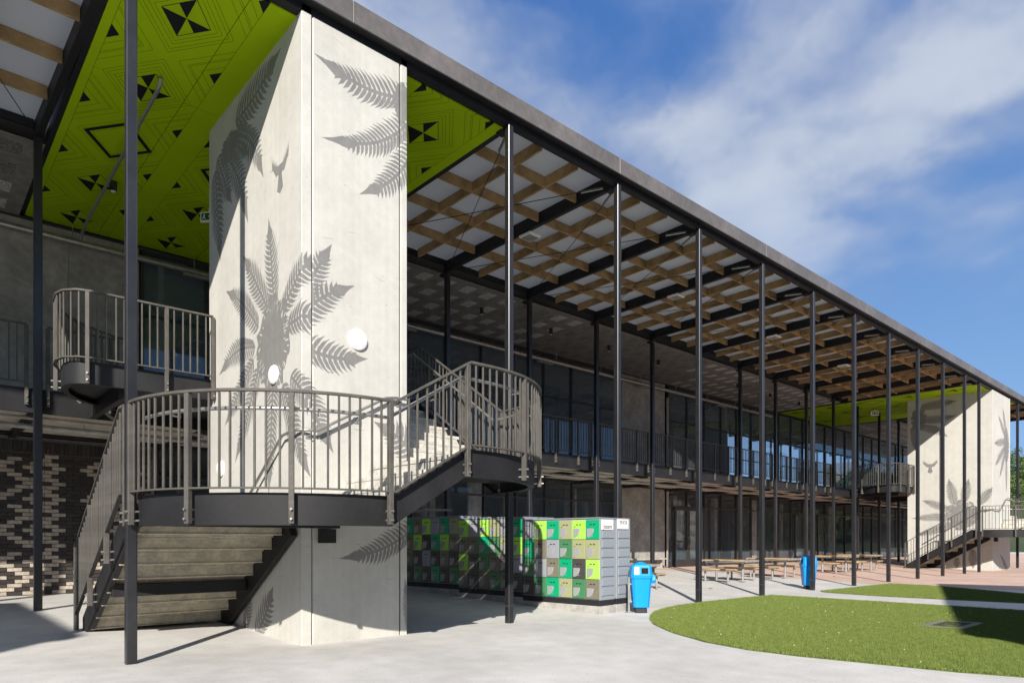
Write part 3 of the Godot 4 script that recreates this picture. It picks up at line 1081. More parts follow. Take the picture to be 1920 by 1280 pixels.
func railing(t: Node3D, path: Array, opts := {}) -> void:
	var out: float = opts.get("out", 0.08)            # rails stand this far outside the channel; sign gives the side
	var rail := shifted(path, out, 0.0)
	var gap: float = opts.get("gap", 0.108)
	var loose: bool = opts.get("loose", false)
	sweep(t, "top_rail", shifted(path, out, 1.0), 0.05, 0.024, M.rail)
	sweep(t, "bottom_rail", shifted(path, out, 0.10), 0.045, 0.016, M.rail)
	if opts.get("channel", true):
		sweep(t, "side_channel", shifted(path, 0.0, -0.085), 0.016, 0.29, M.steel)
		sweep(t, "channel_flange", shifted(path, -signf(out) * 0.035, -0.236), 0.085, 0.012, M.steel)
		sweep(t, "channel_flange", shifted(path, -signf(out) * 0.035, 0.056), 0.085, 0.012, M.steel)
	var pts := dense(rail)
	var run := 0.0
	var total := 0.0
	for i in pts.size() - 1:
		total += Vector2(pts[i].x, pts[i].z).distance_to(Vector2(pts[i + 1].x, pts[i + 1].z))
	var nb := maxi(1, int(round(total / gap)))
	var every: int = opts.get("every", 9)
	var merged := start()
	var k := 0
	for i in pts.size():
		if i > 0:
			run += Vector2(pts[i].x, pts[i].z).distance_to(Vector2(pts[i - 1].x, pts[i - 1].z))
		while k <= nb and run >= total * k / nb - 0.0101:
			var p: Vector3 = pts[i]
			var q: Vector3 = pts[mini(i + 1, pts.size() - 1)] - pts[maxi(i - 1, 0)]
			q.y = 0.0
			q = q.normalized()
			var basis := Basis(q, Vector3.UP, q.cross(Vector3.UP))
			if k % every == 0 or k == nb:
				var drop: float = opts.get("drop", 0.23)
				var o := put(t, "post", box_mesh(Vector3(0.05, 0.985 + drop, 0.055), 0.004), M.rail, p + Vector3.UP * (0.985 - drop) * 0.5, basis)
				if opts.get("bolts", true):
					for y in [-0.5 * (0.985 + drop) + 0.045, -0.5 * (0.985 + drop) + 0.135]:
						var st := start()
						var sd := 1.0
						tube_into(st, [Vector3(0, y, -0.085), Vector3(0, y, 0.055)], 0.012, 6)
						put(o, "bolt", st.commit(), M.galv)
			else:
				if loose:
					box_into(merged, p + Vector3.UP * 0.54, Vector3(0.016, 0.872, 0.016), 0.0, basis)
				else:
					put(t, "baluster", box_mesh(Vector3(0.020, 0.872, 0.020), 0.003), M.rail, p + Vector3.UP * 0.545, basis)
			k += 1
	if loose:
		var o := put(t, "balusters", merged.commit(), M.rail)
		o.set_meta("kind", "stuff")

func handrail(t: Node3D, path: Array, by: float, up := 0.86) -> void:
	var line := shifted(path, by, up)
	tube(t, "handrail", line, 0.019, M.galv, 8)
	var pts := dense(line, 0.02)
	var k := 30
	while k < pts.size():
		var q: Vector3 = pts[mini(k + 1, pts.size() - 1)] - pts[k - 1]
		q.y = 0.0
		q = q.normalized()
		var s: Vector3 = Vector3(-q.z, 0, q.x) * (-signf(by)) * absf(by + 0.08 * signf(by)) * 0.9
		tube(t, "handrail_bracket", [pts[k] - Vector3.UP * 0.012, pts[k] - Vector3.UP * 0.06, pts[k] - Vector3.UP * 0.06 + s.limit_length(0.11)], 0.008, M.galv, 6)
		k += 62

func arc(cx: float, cd: float, r: float, a0: float, a1: float, y: float, n := 16) -> Array:
	var out := []
	for k in n + 1:
		var a := deg_to_rad(lerpf(a0, a1, k / float(n)))
		out.append(P(cx + cos(a) * r, y, cd + sin(a) * r))
	return out

# ------------------------------------------------------------------ stair towers
func make_tower(x0: float, w: float, top: float, left: StandardMaterial3D, front: StandardMaterial3D, label: String) -> Node3D:
	var t := thing("concrete_tower", label, "tower", Vector3.ZERO)
	var y0 := -0.02
	put(t, "wall_panel", mapped_box(x0, x0 + 0.13, y0, top, 7.72, 10.96, "x", 7.59, 10.96, top, 0.0, 0.008), left)
	put(t, "wall_panel", mapped_box(x0 + 0.145, x0 + w - 0.115, y0, top, 7.726, 7.87, "z", x0, x0 + w, top, 0.0, 0.012), front)
	put(t, "wall_panel", mapped_box(x0 + w - 0.10, x0 + w, y0, top, 7.72, 10.96, "z", x0, x0 + w, top, 0.0, 0.008), front)
	span(t, "wall_panel", x0 + 0.145, x0 + w - 0.115, y0, top, 10.80, 10.95, M.precast, 0.008)
	# joint backing, set back in the gaps
	for x in [x0 + 0.131, x0 + w - 0.114]:
		span(t, "joint_seal", x, x + 0.013, y0, top, 7.745, 7.76, M.rail)
	return t

func round_light(t: Node3D, at: Vector3, n: Vector3, r: float) -> void:
	# shallow white dome on a wall
	var st := start()
	var u := n.cross(Vector3.UP).normalized()
	var rings := [[r, 0.0], [r * 1.0, 0.02], [r * 0.93, 0.036], [r * 0.7, 0.052], [r * 0.35, 0.060], [0.001, 0.062]]
	for i in rings.size() - 1:
		for k in 28:
			var q := []
			for e in [[i, k], [i, k + 1], [i + 1, k + 1], [i + 1, k]]:
				var a: float = TAU * e[1] / 28.0
				q.append((u * cos(a) + Vector3.UP * sin(a)) * rings[e[0]][0] + n * rings[e[0]][1])
			var nn: Vector3 = (((q[0] + q[2]) * 0.5) - n * 0.0).normalized() * 0.6 + n * (0.2 + i * 0.5)
			quad(st, q[0], q[1], q[2], q[3], nn.normalized())
	put(t, "wall_light", st.commit(), M.white, at)

func make_stair(x0: float, w: float, xm0: float, xm1: float, x1c: float, label: String, small: bool) -> void:
	var t := thing("staircase", label, "staircase", Vector3.ZERO)
	var f0 := gy(10.45)
	var l1 := 1.64
	var l2 := 2.20
	var xe := x1c + 1.78
	# lower flight, climbing towards the courtyard
	var rise := (l1 - f0) / 9.0
	for k in 8:
		var y := f0 + rise * (k + 1)
		var d := 10.45 - 0.3 * k
		var tr := span(t, "tread", x0 - 1.73, x0 - 0.10, y - 0.040, y, d - 0.302, d, M.pan, 0.004)
		var mid := Vector3(x0 - 0.915, y - 0.02, -(d - 0.151))
		var c := P(x0 - 0.915, y - rise * 0.5 - 0.02, d - 0.04) - mid
		box(tr, "riser", c, Vector3(1.63, rise - 0.042, 0.012), M.pan)
		box(tr, "lip", P(x0 - 0.915, y - 0.083, d - 0.296) - mid, Vector3(1.63, 0.084, 0.010), M.pan, 0.002)
		box(tr, "fold", P(x0 - 0.915, y - 0.137, d - 0.302) - mid, Vector3(1.63, 0.020, 0.032), M.pan, 0.006)
	box(t, "riser", P(x0 - 0.915, l1 - rise * 0.5 - 0.02, 8.05), Vector3(1.63, rise - 0.02, 0.012), M.pan)
	bar(t, "stringer", P(x0 - 0.06, -0.06, 10.40), P(x0 - 0.06, l1 - 0.20, 7.86), 0.075, 0.30, M.steel, 0.006)
	bar(t, "stringer", P(x0 - 1.71, 0.02, 10.52), P(x0 - 1.71, l1 - 0.14, 7.98), 0.065, 0.22, M.steel, 0.006)
	box(t, "cross_beam", P(x0 - 0.9, 0.66, 9.20), Vector3(1.58, 0.15, 0.09), M.steel, 0.006)
	for q in [[9.55, 0.42], [8.62, 0.95]]:
		box(t, "stringer_cleat", P(x0 - 0.02, q[1], q[0]), Vector3(0.05, 0.17, 0.10), M.steel)
	# first landing, round the corner of the tower
	var poly := PackedVector2Array([Vector2(x0 - 1.74, 8.05)])
	for p in arc(x0 + 0.02, 7.70, 1.76, 180, 270, 0.0):
		poly.append(Vector2(p.x, -p.z))
	poly.append(Vector2(xm0, 5.94))
	poly.append(Vector2(xm0, 7.715))
	poly.append(Vector2(x0 - 0.015, 7.715))
	poly.append(Vector2(x0 - 0.015, 8.05))
	slab(t, "landing_plate", poly, l1 - 0.10, l1 - 0.042, M.steel)
	slab(t, "landing_floor", poly, l1 - 0.04, l1, M.tread)
	span(t, "landing_beam", x0 - 1.60, x0 + 0.35, l1 - 0.24, l1 - 0.105, 7.42, 7.52, M.steel, 0.005)
	box(t, "landing_cleat", P(x0 + 0.30, l1 - 0.33, 7.66), Vector3(0.19, 0.17, 0.10), M.steel)
	# middle flight, rising along the front of the tower
	var n3 := 3
	var mr := (l2 - l1) / n3
	var mt := (xm1 - xm0) / n3
	for k in n3 - 1:
		span(t, "tread", xm0 + mt * (k + 0.5), xm0 + mt * (k + 1.5) + 0.01, l1 + mr * (k + 1) - 0.05, l1 + mr * (k + 1), 5.95, 7.71, M.tread, 0.006)
		span(t, "riser", xm0 + mt * (k + 0.5) + 0.006, xm0 + mt * (k + 0.5) + 0.02, l1 + mr * k, l1 + mr * (k + 1) - 0.052, 5.95, 7.71, M.tread)
	span(t, "riser", xm0 + mt * 2.5 + 0.006, xm0 + mt * 2.5 + 0.02, l1 + mr * 2.0, l2 - 0.052, 5.95, 7.71, M.tread)
	slab(t, "flight_soffit", PackedVector2Array([Vector2(xm0 + 0.01, 5.95), Vector2(xm0 + mt * 2.5, 5.95), Vector2(xm0 + mt * 2.5, 7.71), Vector2(xm0 + 0.01, 7.71)]), l1 - 0.06, l1 - 0.045, M.steel)
	# second landing
	poly = PackedVector2Array([Vector2(xm0 + mt * 2.5 + 0.022, 7.71), Vector2(xm0 + mt * 2.5 + 0.022, 5.94)])
	for p in arc(x1c, 7.70, 1.76, 270, 360, 0.0):
		poly.append(Vector2(p.x, -p.z))
	poly.append(Vector2(xe - 0.02, 7.74))
	poly.append(Vector2(x0 + w + 0.02, 7.74))
	poly.append(Vector2(x0 + w + 0.02, 7.71))
	slab(t, "landing_plate", poly, l2 - 0.10, l2 - 0.042, M.steel)
	slab(t, "landing_floor", poly, l2 - 0.04, l2, M.tread)
	# upper flight, climbing to the walkway
	rise = (DECK - l2) / 8.0
	var td := 0.311
	for k in 7:
		var y := l2 + rise * (k + 1)
		var d := 7.74 + td * k
		var tr := span(t, "tread", x0 + w + 0.03, xe - 0.03, y - 0.05, y, d, d + td, M.tread, 0.005)
		var mid := P((x0 + w + xe) * 0.5, y - 0.025, d + td * 0.5)
		box(tr, "riser", P((x0 + w + xe) * 0.5, y - rise * 0.5 - 0.025, d + 0.012) - mid, Vector3(xe - x0 - w - 0.06, rise - 0.052, 0.014), M.tread)
	span(t, "riser", x0 + w + 0.03, xe - 0.03, DECK - rise, DECK - 0.042, 9.925, 9.94, M.tread)
	bar(t, "stringer", P(xe - 0.02, l2 - 0.12, 7.76), P(xe - 0.02, DECK - 0.12, 9.95), 0.03, 0.28, M.steel, 0.004)
	bar(t, "stringer", P(x0 + w + 0.04, l2 - 0.12, 7.76), P(x0 + w + 0.04, DECK - 0.12, 9.95), 0.03, 0.28, M.steel, 0.004)
	# top platform behind and beside the tower
	var edge := [[-0.62, 12.83], [-0.90, 12.70], [-1.18, 12.5], [-1.42, 12.29], [-1.62, 12.04], [-1.77, 11.74], [-1.86, 11.4], [-1.88, 11.1], [-1.84, 10.92], [-1.74, 10.80], [-1.60, 10.76], [-0.04, 10.75]]
	poly = PackedVector2Array()
	var path := []
	for e in edge:
		poly.append(Vector2(x0 + e[0], e[1]))
		path.append(P(x0 + e[0], DECK, e[1]))
	for e in [[-0.04, 10.98], [w + 0.02, 10.98], [w + 0.02, 9.945], [xe - x0, 9.945], [xe - x0, 12.99], [-0.62, 12.99]]:
		poly.append(Vector2(x0 + e[0], e[1]))
	slab(t, "platform_plate", poly, DECK - 0.16, DECK - 0.042, M.steel)
	slab(t, "platform_floor", poly, DECK - 0.04, DECK, M.tread)
	railing(t, path, {"every": 9, "drop": 0.25, "loose": small})
	for q in [[x0 - 1.2, 12.2], [x0 + w + 0.9, 10.2]]:
		span(t, "platform_beam", q[0] - 0.05, q[0] + 0.05, DECK - 0.38, DECK - 0.165, 10.9, 12.95, M.steel, 0.005)
	# outer railing from the foot of the stair to the top
	railing(t, [P(x0 - 1.76, f0 + 0.10, 10.45), P(x0 - 1.76, l1, 8.05), P(x0 - 1.76, l1, 7.86)], {"every": 8, "loose": small, "drop": 0.24})
	path = arc(x0 + 0.02, 7.70, 1.78, 181.5, 270, l1, 20)
	path.append_array([P(xm0 + 0.02, l1, 5.92), P(xm1, l2, 5.92)])
	path.append_array(arc(x1c, 7.70, 1.78, 270 if x1c - xm1 > 0.05 else 273, 360, l2, 20))
	railing(t, path, {"every": 10 if small else 9, "loose": small})
	railing(t, [P(xe, l2, 7.76), P(xe, DECK, 9.93), P(xe, DECK, 12.9)], {"every": 9, "loose": small})
	handrail(t, path, -0.06)
	handrail(t, [P(xe, l2, 7.80), P(xe, DECK, 9.93), P(xe, DECK, 12.6)], -0.06)
	# wall handrail
	var wall := [P(x0 - 0.07, f0 + 1.05, 10.3), P(x0 - 0.07, l1 + 0.90, 8.12), P(x0 - 0.07, l1 + 0.93, 7.80), P(x0 - 0.03, l1 + 0.93, 7.68), P(x0 + 0.10, l1 + 0.93, 7.645), P(xm0 + 0.06, l1 + 0.93, 7.645), P(xm1 + 0.05, l2 + 0.90, 7.645), P(xm1 + 0.20, l2 + 0.92, 7.645), P(x0 + w - 0.04, l2 + 0.92, 7.645)]
	tube(t, "wall_handrail", wall, 0.019, M.galv, 8)
	for q in [P(x0 - 0.07, l1 + 0.20, 9.0), P(x0 - 0.07, l1 + 0.93, 7.95), P(xm0 - 0.02, l1 + 0.93, 7.645), P(xm0 + 0.62, l1 + 1.19, 7.645), P(x0 + w - 0.14, l2 + 0.92, 7.645)]:
		var inn := Vector3(0.07, 0, 0) if q.x < x0 else Vector3(0, 0, -0.08)
		tube(t, "handrail_bracket", [q, q - Vector3.UP * 0.06, q - Vector3.UP * 0.06 + inn], 0.008, M.galv_pale, 6)
		box(t, "bracket_plate", q - Vector3.UP * 0.06 + inn * 0.93, Vector3(0.012, 0.07, 0.06) if q.x < x0 else Vector3(0.06, 0.07, 0.012), M.galv_pale)

# ------------------------------------------------------------------ upper walkway
func make_walkway() -> void:
	var t := thing("walkway", "raised steel walkway with a grey balustrade along the facade", "walkway", Vector3.ZERO)
	span(t, "floor_slab", -6.2, 56.0, DECK - 0.14, DECK, 13.0, WALL_D - 0.005, M.tread)
	span(t, "edge_plate", -6.2, 56.0, DECK - 0.37, DECK + 0.012, 12.985, 12.998, M.steel, 0.003)
	span(t, "edge_beam", -6.2, 56.0, DECK - 0.36, DECK - 0.142, 13.02, 13.09, M.steel, 0.005)
	span(t, "edge_beam", -6.2, 56.0, DECK - 0.36, DECK - 0.142, 15.9, 15.99, M.steel, 0.005)
	for k in range(-2, 20):
		var x := inner_x(k)
		span(t, "cross_beam", x - 0.05, x + 0.05, DECK - 0.40, DECK - 0.142, 13.1, WALL_D - 0.02, M.steel)
		span(t, "soffit_board", x + 0.06, x + INNER_PITCH - 0.06, DECK - 0.30, DECK - 0.285, 13.1, 15.89, M.under)
		for q in [0.8, 1.7]:
			rod(t, "pipe_hanger", P(x + q, DECK - 0.44, 13.9), P(x + q, DECK - 0.30, 13.9), 0.008, M.galv, 6)
	tube(t, "service_pipe", [P(-6.2, DECK - 0.46, 13.9), P(56, DECK - 0.46, 13.9)], 0.045, M.galv_pale, 10)
	tube(t, "service_pipe", [P(-6.2, DECK - 0.40, 13.35), P(56, DECK - 0.40, 13.35)], 0.028, M.under, 8)
	# balustrade in lengths between the columns
	for k in range(-2, 20):
		var a := inner_x(k) + 0.14
		var b := inner_x(k + 1) - 0.14
		if k == 0:
			b = 2.75
		if k == 1:
			continue
		if k == 11 or k == 12:
			continue
		railing(t, [P(a, DECK, 12.99), P(b, DECK, 12.99)], {"every": 8, "drop": 0.26, "loose": k > 9, "channel": false, "bolts": k < 7, "gap": 0.112, "out": 0.03})

# ------------------------------------------------------------------ lockers
const DOOR_ROWS := ["ETTC", "TLCF", "LCSC", "SECE", "ELTC", "OTCF", "LTLT", "STCC", "LEFT", "OFTF", "SOCT", "ELSC", "SEFC", "LTSF", "ESTE", "OFEO", "LOCF", "EOLT"]

func door_colours() -> Dictionary:
	return {
		"E": mat(lin(0.003, 0.31, 0.145), 0.38), "F": mat(lin(0.055, 0.185, 0.085), 0.35), "L": mat(lin(0.33, 0.66, 0.085), 0.38),
		"T": mat(lin(0.165, 0.155, 0.110), 0.38), "O": mat(lin(0.30, 0.315, 0.17), 0.38), "S": mat(lin(0.27, 0.285, 0.32), 0.38), "C": mat(lin(0.060, 0.055, 0.055), 0.35)}

func locker_bank(first: int, at: Vector3, turn: float, base: float, label: String, sign_text: String, doors: bool, cols: Dictionary, text_at := Vector2(0, 0)) -> void:
	# local axes: doors face -x, the bank runs from z = 0 (near end) to -z
	var t := thing("locker_bank", label, "lockers", at, turn, "")
	var cw := 0.297
	var depth := 0.44
	var n := 6
	var dh := 0.342
	var h := dh * 4 + 0.03
	var len := cw * n
	span(t, "plinth", -0.005, depth + 0.02, -0.06 - at.y, base - 0.098 - at.y + at.y, 0.0 - 0.01, len, M.plinth, 0.006)
	span(t, "kick_board", 0.008, depth - 0.004, base - 0.097, base, 0.004, len - 0.002, M.black, 0.003)
	span(t, "carcass", 0.012, depth, base + 0.001, base + h, 0.0, len, M.locker, 0.006)
	for k in n:
		span(t, "cap", -0.006, depth + 0.004, base + h + 0.001, base + h + 0.022, len - cw * (k + 1) + 0.002, len - cw * k - 0.002, M.locker, 0.006)
	if doors:
		var handle := handle_mesh()
		for k in n:
			var z := len - cw * (k + 0.5)     # first column of the list is the far one
			for j in 4:
				var y := base + 0.015 + dh * (3 - j) + dh * 0.5
				var o := box(t, "door", P(0.002, y, z), Vector3(0.020, dh - 0.008, cw - 0.012), cols[DOOR_ROWS[first + k][j]], 0.004)
				for q in [-0.035, 0.035]:
					box(o, "vent", Vector3(-0.0095, dh * 0.5 - 0.085, q), Vector3(0.005, 0.018, 0.046), M.hole, 0.002)
				put(o, "handle", handle, M.locker_handle, Vector3(-0.0105, 0.0, -0.055))
				box(o, "lock", Vector3(-0.020, 0.055, -0.075), Vector3(0.014, 0.014, 0.022), M.galv, 0.003)
				box(o, "tag", Vector3(-0.0105, -0.11, 0.0), Vector3(0.003, 0.010, 0.035), M.locker_handle)
	# ribbed end panel at the near end
	var rib := (h - 0.25) / 7.0
	for k in 7:
		var y := base + 0.06 + rib * k
		box(t, "end_panel", P(depth * 0.5 + 0.012, y + rib * 0.5, -0.008), Vector3(depth - 0.075, rib - 0.034, 0.016), M.locker, 0.007)
	if sign_text != "":
		var s := box(t, "sign", P(depth * 0.5 + 0.0, base + h - 0.105, -0.012), Vector3(0.335, 0.175, 0.012), M.white, 0.002)
		s.position.x += text_at.x
		s.position.y += text_at.y
		var tm := TextMesh.new()
		tm.text = sign_text
		var font := SystemFont.new()
		font.font_names = PackedStringArray(["Droid Serif"])
		font.font_weight = 700
		tm.font = font
		tm.font_size = 24
		tm.pixel_size = 0.0031
		tm.depth = 0.002
		var lab := put(s, "lettering", tm, M.sign_ink, Vector3(0, -0.03 if sign_text == "Juniors" else 0.03, 0.0072))
		lab.scale = Vector3(0.92, 1.25, 1.0)

func handle_mesh() -> Mesh:
	# a quarter-round cup: straight top and back, curved front
	var st := start()
	var pts := [Vector2(0, 0)]
	for k in 9:
		var a := PI * 0.5 * k / 8.0
		pts.append(Vector2(cos(a) * 0.125, -sin(a) * 0.155))
	var d := 0.016
	for k in range(1, 9):
		tri(st, Vector3(-d, pts[0].y + 0.02, pts[0].x - 0.05), Vector3(-d, pts[k].y + 0.02, pts[k].x - 0.05), Vector3(-d, pts[k + 1].y + 0.02, pts[k + 1].x - 0.05), Vector3.LEFT)
		quad(st, Vector3(-d, pts[k].y + 0.02, pts[k].x - 0.05), Vector3(-d, pts[k + 1].y + 0.02, pts[k + 1].x - 0.05), Vector3(0, pts[k + 1].y + 0.015, pts[k + 1].x * 1.08 - 0.05), Vector3(0, pts[k].y + 0.015, pts[k].x * 1.08 - 0.05), Vector3(-0.4, pts[k].y - 0.02, pts[k].x).normalized())
	quad(st, Vector3(-d, 0.02, -0.05), Vector3(-d, 0.02, 0.075), Vector3(0, 0.02, 0.085), Vector3(0, 0.02, -0.05), Vector3.UP)
	quad(st, Vector3(-d, 0.02, -0.05), Vector3(-d, -0.135, -0.05), Vector3(0, -0.14, -0.05), Vector3(0, 0.02, -0.05), Vector3.FORWARD)
	return st.commit()

func make_lockers() -> void:
	var cols := door_colours()
	# the row runs away from the courtyard, stepping up with the paving
	var a := Vector2(8.875, 7.62)
	var dir := (Vector2(8.45, 12.95) - a).normalized()
	var turn := atan2(-dir.x, dir.y)
	var names := ["locker bank nearest the blue bin, doors in emerald, lime and olive", "middle bank of lockers behind the black column", "farthest locker bank, beside the concrete tower"]
	for k in 3:
		var p: Vector2 = a + dir * (1.783 * k)
		var y := [0.0, 0.055, 0.115][k] as float
		locker_bank(12 - 6 * k, P(p.x, y, p.y), turn, 0.235, names[k], "Juniors" if k == 0 else "", true, cols, Vector2(-0.01, 0.0))
	for k in 3:
		var p: Vector2 = a + Vector2(0.50, 0.05) + dir * (1.783 * k)
		var y := [0.0, 0.055, 0.115][k] as float
		locker_bank(0, P(p.x, y, p.y), turn, 0.235, ["grey ribbed locker end with the Y9-Y10 sign", "middle grey locker bank of the rear row", "grey locker bank at the facade end of the rear row"][k], "Y9-Y10" if k == 0 else "", false, cols, Vector2(-0.03, 0.02))

# ------------------------------------------------------------------ bins, tables, bench
func lofted(sections: Array, bevel := 0.0) -> Mesh:
	# sections: [y, half x, half z] with cut corners, joined upwards, closed at both ends
	var st := start()
	var rings := []
	for s in sections:
		var c: float = minf(s[1], s[2]) * 0.22
		rings.append([Vector3(-s[1] + c, s[0], -s[2]), Vector3(s[1] - c, s[0], -s[2]), Vector3(s[1], s[0], -s[2] + c), Vector3(s[1], s[0], s[2] - c), Vector3(s[1] - c, s[0], s[2]), Vector3(-s[1] + c, s[0], s[2]), Vector3(-s[1], s[0], s[2] - c), Vector3(-s[1], s[0], -s[2] + c)])
	for i in rings.size() - 1:
		for k in 8:
			var j := (k + 1) % 8
			var n: Vector3 = (rings[i][j] - rings[i][k]).cross(rings[i + 1][k] - rings[i][k])
			if n.length() < 1e-9:
				n = (rings[i][j] - rings[i][k]).cross(rings[i + 1][j] - rings[i][k])
			var mid: Vector3 = (rings[i][k] + rings[i + 1][j]) * 0.5
			n = n.normalized()
			if n.dot(Vector3(mid.x, 0, mid.z)) + n.y * (1.0 if i == rings.size() - 2 else 0.0) < 0.0:
				n = -n
			quad(st, rings[i][k], rings[i][j], rings[i + 1][j], rings[i + 1][k], n)
	for e in [0, rings.size() - 1]:
		for k in range(1, 7):
			tri(st, rings[e][0], rings[e][k], rings[e][k + 1], Vector3.DOWN if e == 0 else Vector3.UP)
	return st.commit()

func make_bin(at: Vector3, turn: float, post_side: float, label: String) -> void:
	var t := thing("litter_bin", label, "litter bin", at, turn, "blue litter bins")
	# tapered tub
	put(t, "tub", lofted([[0.095, 0.125, 0.125], [0.11, 0.135, 0.135], [0.59, 0.172, 0.172], [0.605, 0.178, 0.178]]), M.blue)
	put(t, "collar", lofted([[0.606, 0.186, 0.186], [0.65, 0.190, 0.190], [0.655, 0.180, 0.180]]), M.blue)
	var hood := put(t, "hood", lofted([[0.656, 0.180, 0.180], [0.80, 0.168, 0.168], [0.83, 0.155, 0.155], [0.885, 0.03, 0.03]]), M.blue)
	box(hood, "opening", Vector3(0.045, 0.735, 0.176), Vector3(0.115, 0.10, 0.012), M.hole, 0.003)
	box(hood, "sticker", Vector3(-0.095, 0.735, 0.1755), Vector3(0.085, 0.125, 0.010), M.white, 0.002)
	var st := start()
	for k in 3:
		var a := TAU * k / 3.0 + PI / 2.0
		var c := Vector3(-0.095 + cos(a) * 0.022, 0.735 + sin(a) * 0.022, 0.1812)
		box_into(st, c, Vector3(0.024, 0.006, 0.001), 0.0, Basis(Vector3.BACK, a + PI / 2.0))
	put(hood, "recycling_mark", st.commit(), M.locker)
	# wheel axle brackets and handle at the side
	var hs := -post_side
	put(t, "lid_hinge", lofted([[0.54, 0.03, 0.05], [0.60, 0.055, 0.07], [0.66, 0.05, 0.06], [0.70, 0.02, 0.04]]), M.blue, Vector3(hs * 0.205, -0.03, 0))
	span(t, "foot", -0.10, 0.10, 0.0, 0.094, -0.10, 0.10, M.black, 0.01)
	tube(t, "support_post", [Vector3(post_side * 0.205, 0.0, 0.03), Vector3(post_side * 0.205, 0.62, 0.03)], 0.022, M.galv_pale, 10)
	box(t, "post_foot", Vector3(post_side * 0.205, 0.006, 0.03), Vector3(0.13, 0.012, 0.13), M.galv_pale, 0.003)
	for y in [0.20, 0.50]:
		box(t, "clamp", Vector3(post_side * 0.18, y, 0.03), Vector3(0.06, 0.025, 0.05), M.galv_pale, 0.004)

func make_table(x: float, d: float, label: String) -> void:
	var y := gy(d)
	var t := thing("picnic_table", label, "picnic table", P(x, y, d), 0.0, "picnic tables under the canopy")
	for k in 5:
		span(t, "table_slat", -0.36 + 0.146 * k, -0.36 + 0.146 * k + 0.136, 0.585, 0.62, -0.66, 0.66, M.timber_pale, 0.006)
	for s in [-1.0, 1.0]:
		span(t, "end_rail", -0.37, 0.37, 0.565, 0.622, s * 0.69 - 0.028, s * 0.69 + 0.028, M.galv_pale, 0.006)
	span(t, "table_frame", -0.33, 0.33, 0.545, 0.583, -0.62, 0.62, M.galv_pale, 0.006)
	for s in [-0.42, 0.42]:
		tube(t, "table_leg", [P(-0.02, 0.0, s), P(-0.02, 0.545, s)], 0.036, M.galv_pale, 10)
		tube(t, "foot_plate", [P(-0.02, 0.0, s), P(-0.02, 0.012, s)], 0.075, M.galv_pale, 10)
	for e in [-1.0, 1.0]:
		var b := Node3D.new()
		b.name = "bench"
		t.add_child(b, true)
		b.position = Vector3(e * 0.72, 0, 0)
		for k in 2:
			span(b, "bench_slat", -0.15 + 0.155 * k, -0.005 + 0.155 * k, 0.35, 0.385, -0.56, 0.56, M.timber_pale, 0.006)
		span(b, "bench_frame", -0.13, 0.13, 0.318, 0.348, -0.52, 0.52, M.galv_pale, 0.005)
		for s in [-0.36, 0.36]:
			tube(b, "bench_leg", [P(0, 0.0, s), P(0, 0.32, s)], 0.030, M.galv_pale, 10)

func make_wall_bench() -> void:
	var t := thing("wall_bench", "pale slab bench against the concrete panel beside the doors", "bench", P(21.4, gy(15.9), 15.92))
	span(t, "seat", -0.95, 0.95, 0.34, 0.40, -0.22, 0.20, M.plinth, 0.008)
	for x in [-0.8, 0.8]:
		span(t, "bracket", x - 0.03, x + 0.03, 0.0, 0.338, -0.05, 0.20, M.plinth, 0.004)
	var b := thing("blue_mat", "flat blue mat on the pink paving past the far tower", "mat", P(39.6, 0.012, 9.6))
	span(b, "mat_pad", -0.6, 0.6, 0.0, 0.10, -0.5, 0.5, mat(lin(0.01, 0.06, 0.55), 0.5), 0.03)
	span(b, "mat_seam", -0.6, 0.6, 0.102, 0.106, -0.01, 0.01, M.blue)

func make_litter() -> void:
	# a few dry leaves and petals
	var r := RandomNumberGenerator.new()
	r.seed = 909
	var leafm := mat(lin(0.30, 0.16, 0.07), 0.8)
	var petal := mat(lin(0.70, 0.68, 0.60), 0.8)
	var spots := [[19.1, 10.0], [23.2, 9.7], [15.2, 9.4], [12.9, 7.2]]
	for k in spots.size():
		var st := start()
		for q in 5:
			var a := TAU * q / 5.0
			tri(st, Vector3.ZERO, Vector3(cos(a) * 0.07, 0.02, sin(a) * 0.05), Vector3(cos(a + 0.9) * 0.06, 0.012 + 0.01 * (q % 2), sin(a + 0.9) * 0.06), Vector3.UP)
		var o := put(self, "dry_leaf", st.commit(), leafm, P(spots[k][0], gy(spots[k][1]) + 0.008, spots[k][1]))
		tag(o, ["curled brown leaf on the paving under the second table", "curled brown leaf on the pink paving", "small brown leaf lying on the grey paving", "brown leaf lying on the curved lawn"][k], "leaf", "dry leaves")
	var st2 := start()
	for k in 60:
		var p := Vector2(r.randf_range(7.6, 14.0), r.randf_range(2.2, 7.4))
		if p.x < 8.6 and p.y > 5.6:
			continue
		box_into(st2, P(p.x, 0.036, p.y), Vector3(r.randf_range(0.010, 0.020), 0.004, r.randf_range(0.008, 0.014)), 0.0, Basis(Vector3.UP, r.randf() * TAU))
	var o2 := put(self, "petals", st2.commit(), petal)
	o2.set_meta("kind", "stuff")
	tag(o2, "scattered pale petals lying on the curved lawn", "petals")

